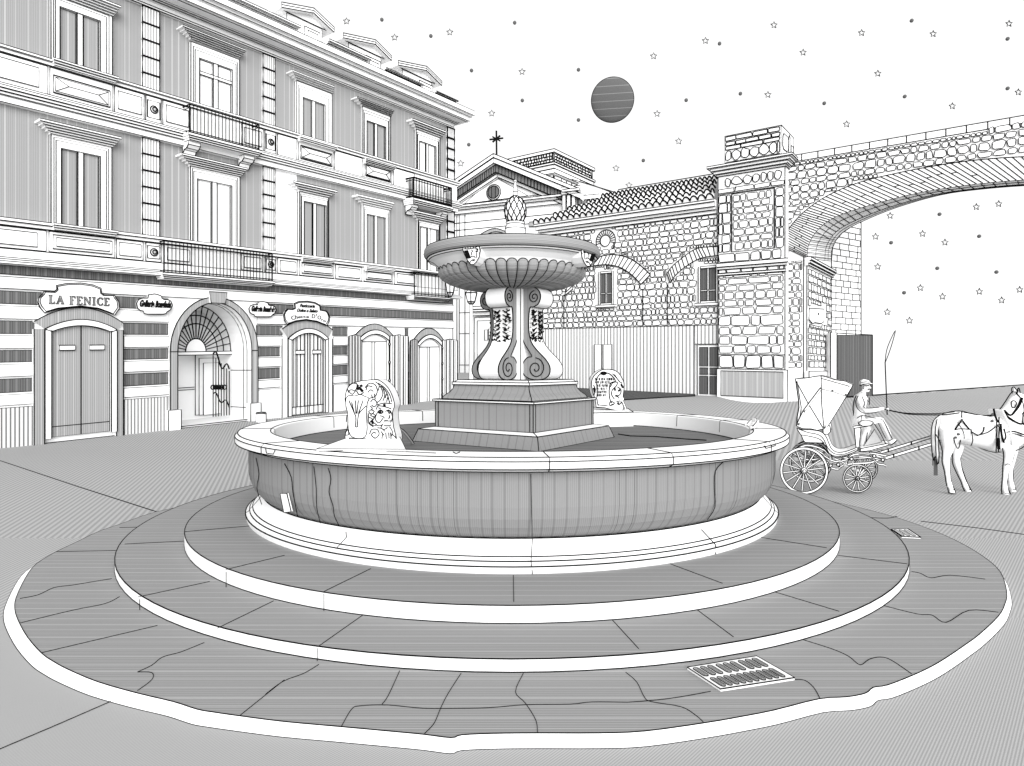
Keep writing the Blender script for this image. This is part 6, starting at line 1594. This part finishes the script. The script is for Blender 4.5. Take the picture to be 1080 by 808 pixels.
strap([(1059, 433), (1065, 438), (1070, 434), (1075, 427), (1078, 419.5)], 2.2, -.085); strap([(1070.5, 413), (1077, 421), (1082, 436)], 1.1, -.06); strap([(1077, 437), (1083, 434), (1089, 434)], 1.4, -.055)
strap([(1066.5, 424), (1069, 422.5), (1072, 425), (1070, 430), (1066.8, 428.5), (1066.5, 424)], 1.0, -.09); strap([(1073, 411), (1071.5, 416)], 2.0, -.055)
for x, y, dy in ((1014.5, 443, -.2), (1047, 437, -.12), (1046.5, 444, -.17), (1053, 449, -.215), (1011, 458, -.21), (1008, 461.5, -.22)): mb.sphere(Hp(x, y, dy-.01), .02, 'soft', 8)
mb.limb([(Hp(1050, 432, -.02), 1.2*kh, .15), (Hp(1054.5, 446, -.02), 1.8*kh, .205), (Hp(1058, 468, -.02), 1.6*kh, .19)], 'paper', 12)
mb.build('harness', HO)
mb = MB()
rn = smooth_poly([(933.5, 432), (945, 434.5), (958, 436.8), (975, 437.6), (995, 437.5), (1012, 435.5)], 4)
rn = [V(p).lerp(V(p), 0) if False else p for p in rn]
L = [at(x, y, lerp(YD-.05, YH+.0, i/(len(rn)-1))) for i, (x, y) in enumerate(rn)]
mb.line(L, 1.2); mb.line([p+V((0.0, 0.1, 0.012)) for p in L], 1.0)
tag(mb.build('reins', None, tuple(L[0])), 'thin slack reins running from the driver to the horse', 'reins')
# ================================================================ light, sky and camera
W = bpy.data.worlds.new('World'); SC.world = W; W.use_nodes = True
nt = W.node_tree; bg = nt.nodes['Background']
sk = nt.nodes.new('ShaderNodeTexSky'); sk.sky_type = 'NISHITA'; sk.sun_disc = False
SUN_EL, SUN_AZ = math.radians(16), math.radians(180-12)      # behind the viewer, a little to the right
sk.sun_elevation = SUN_EL; sk.sun_rotation = SUN_AZ; sk.air_density = 1.0; sk.dust_density = 3.0
hs = nt.nodes.new('ShaderNodeHueSaturation'); hs.inputs['Saturation'].default_value = 0.0
# the same pale overcast all round: the sky's lower half mirrors its upper half, and cloud evens it out
tc = nt.nodes.new('ShaderNodeTexCoord'); sp_ = nt.nodes.new('ShaderNodeSeparateXYZ'); ab = nt.nodes.new('ShaderNodeMath'); ab.operation = 'ABSOLUTE'
ad = nt.nodes.new('ShaderNodeMath'); ad.operation = 'ADD'; ad.inputs[1].default_value = 0.12; cb = nt.nodes.new('ShaderNodeCombineXYZ')
nt.links.new(tc.outputs['Generated'], sp_.inputs[0]); nt.links.new(sp_.outputs[2], ab.inputs[0]); nt.links.new(ab.outputs[0], ad.inputs[0])
nt.links.new(sp_.outputs[0], cb.inputs[0]); nt.links.new(sp_.outputs[1], cb.inputs[1]); nt.links.new(ad.outputs[0], cb.inputs[2]); nt.links.new(cb.outputs[0], sk.inputs[0])
cl = nt.nodes.new('ShaderNodeMix'); cl.data_type = 'RGBA'; cl.inputs[0].default_value = 0.85; cl.inputs[7].default_value = (5.5, 5.5, 5.5, 1)
nt.links.new(sk.outputs[0], hs.inputs['Color']); nt.links.new(hs.outputs[0], cl.inputs[6]); nt.links.new(cl.outputs[2], bg.inputs['Color'])
bg.inputs['Strength'].default_value = 0.15
sl_ = bpy.data.lights.new('sun', 'SUN'); sl_.energy = 3.0; sl_.angle = math.radians(50); sl_.color = (1, 1, 1)
so_ = bpy.data.objects.new('sun', sl_); COL.objects.link(so_)
to_sun = V((math.sin(SUN_AZ)*math.cos(SUN_EL), math.cos(SUN_AZ)*math.cos(SUN_EL), math.sin(SUN_EL)))
so_.rotation_euler = to_sun.to_track_quat('Z', 'Y').to_euler(); so_.location = (0, -5, 12)
cam = bpy.data.cameras.new('camera'); co = bpy.data.objects.new('camera', cam); COL.objects.link(co)
co.location = (0, 0, E); co.rotation_euler = (math.pi/2, 0, 0)
cam.sensor_width = 36; cam.sensor_fit = 'HORIZONTAL'; cam.lens = F/1080*36; cam.shift_y = -(404-HY)/1080; cam.clip_end = 1000; cam.clip_start = 0.05
SC.camera = co
SC.view_settings.view_transform = 'Standard'; SC.view_settings.look = 'None'; SC.view_settings.gamma = 1
SC.view_settings.exposure = 0.52
SC.cycles.max_bounces = 8; SC.cycles.diffuse_bounces = 6
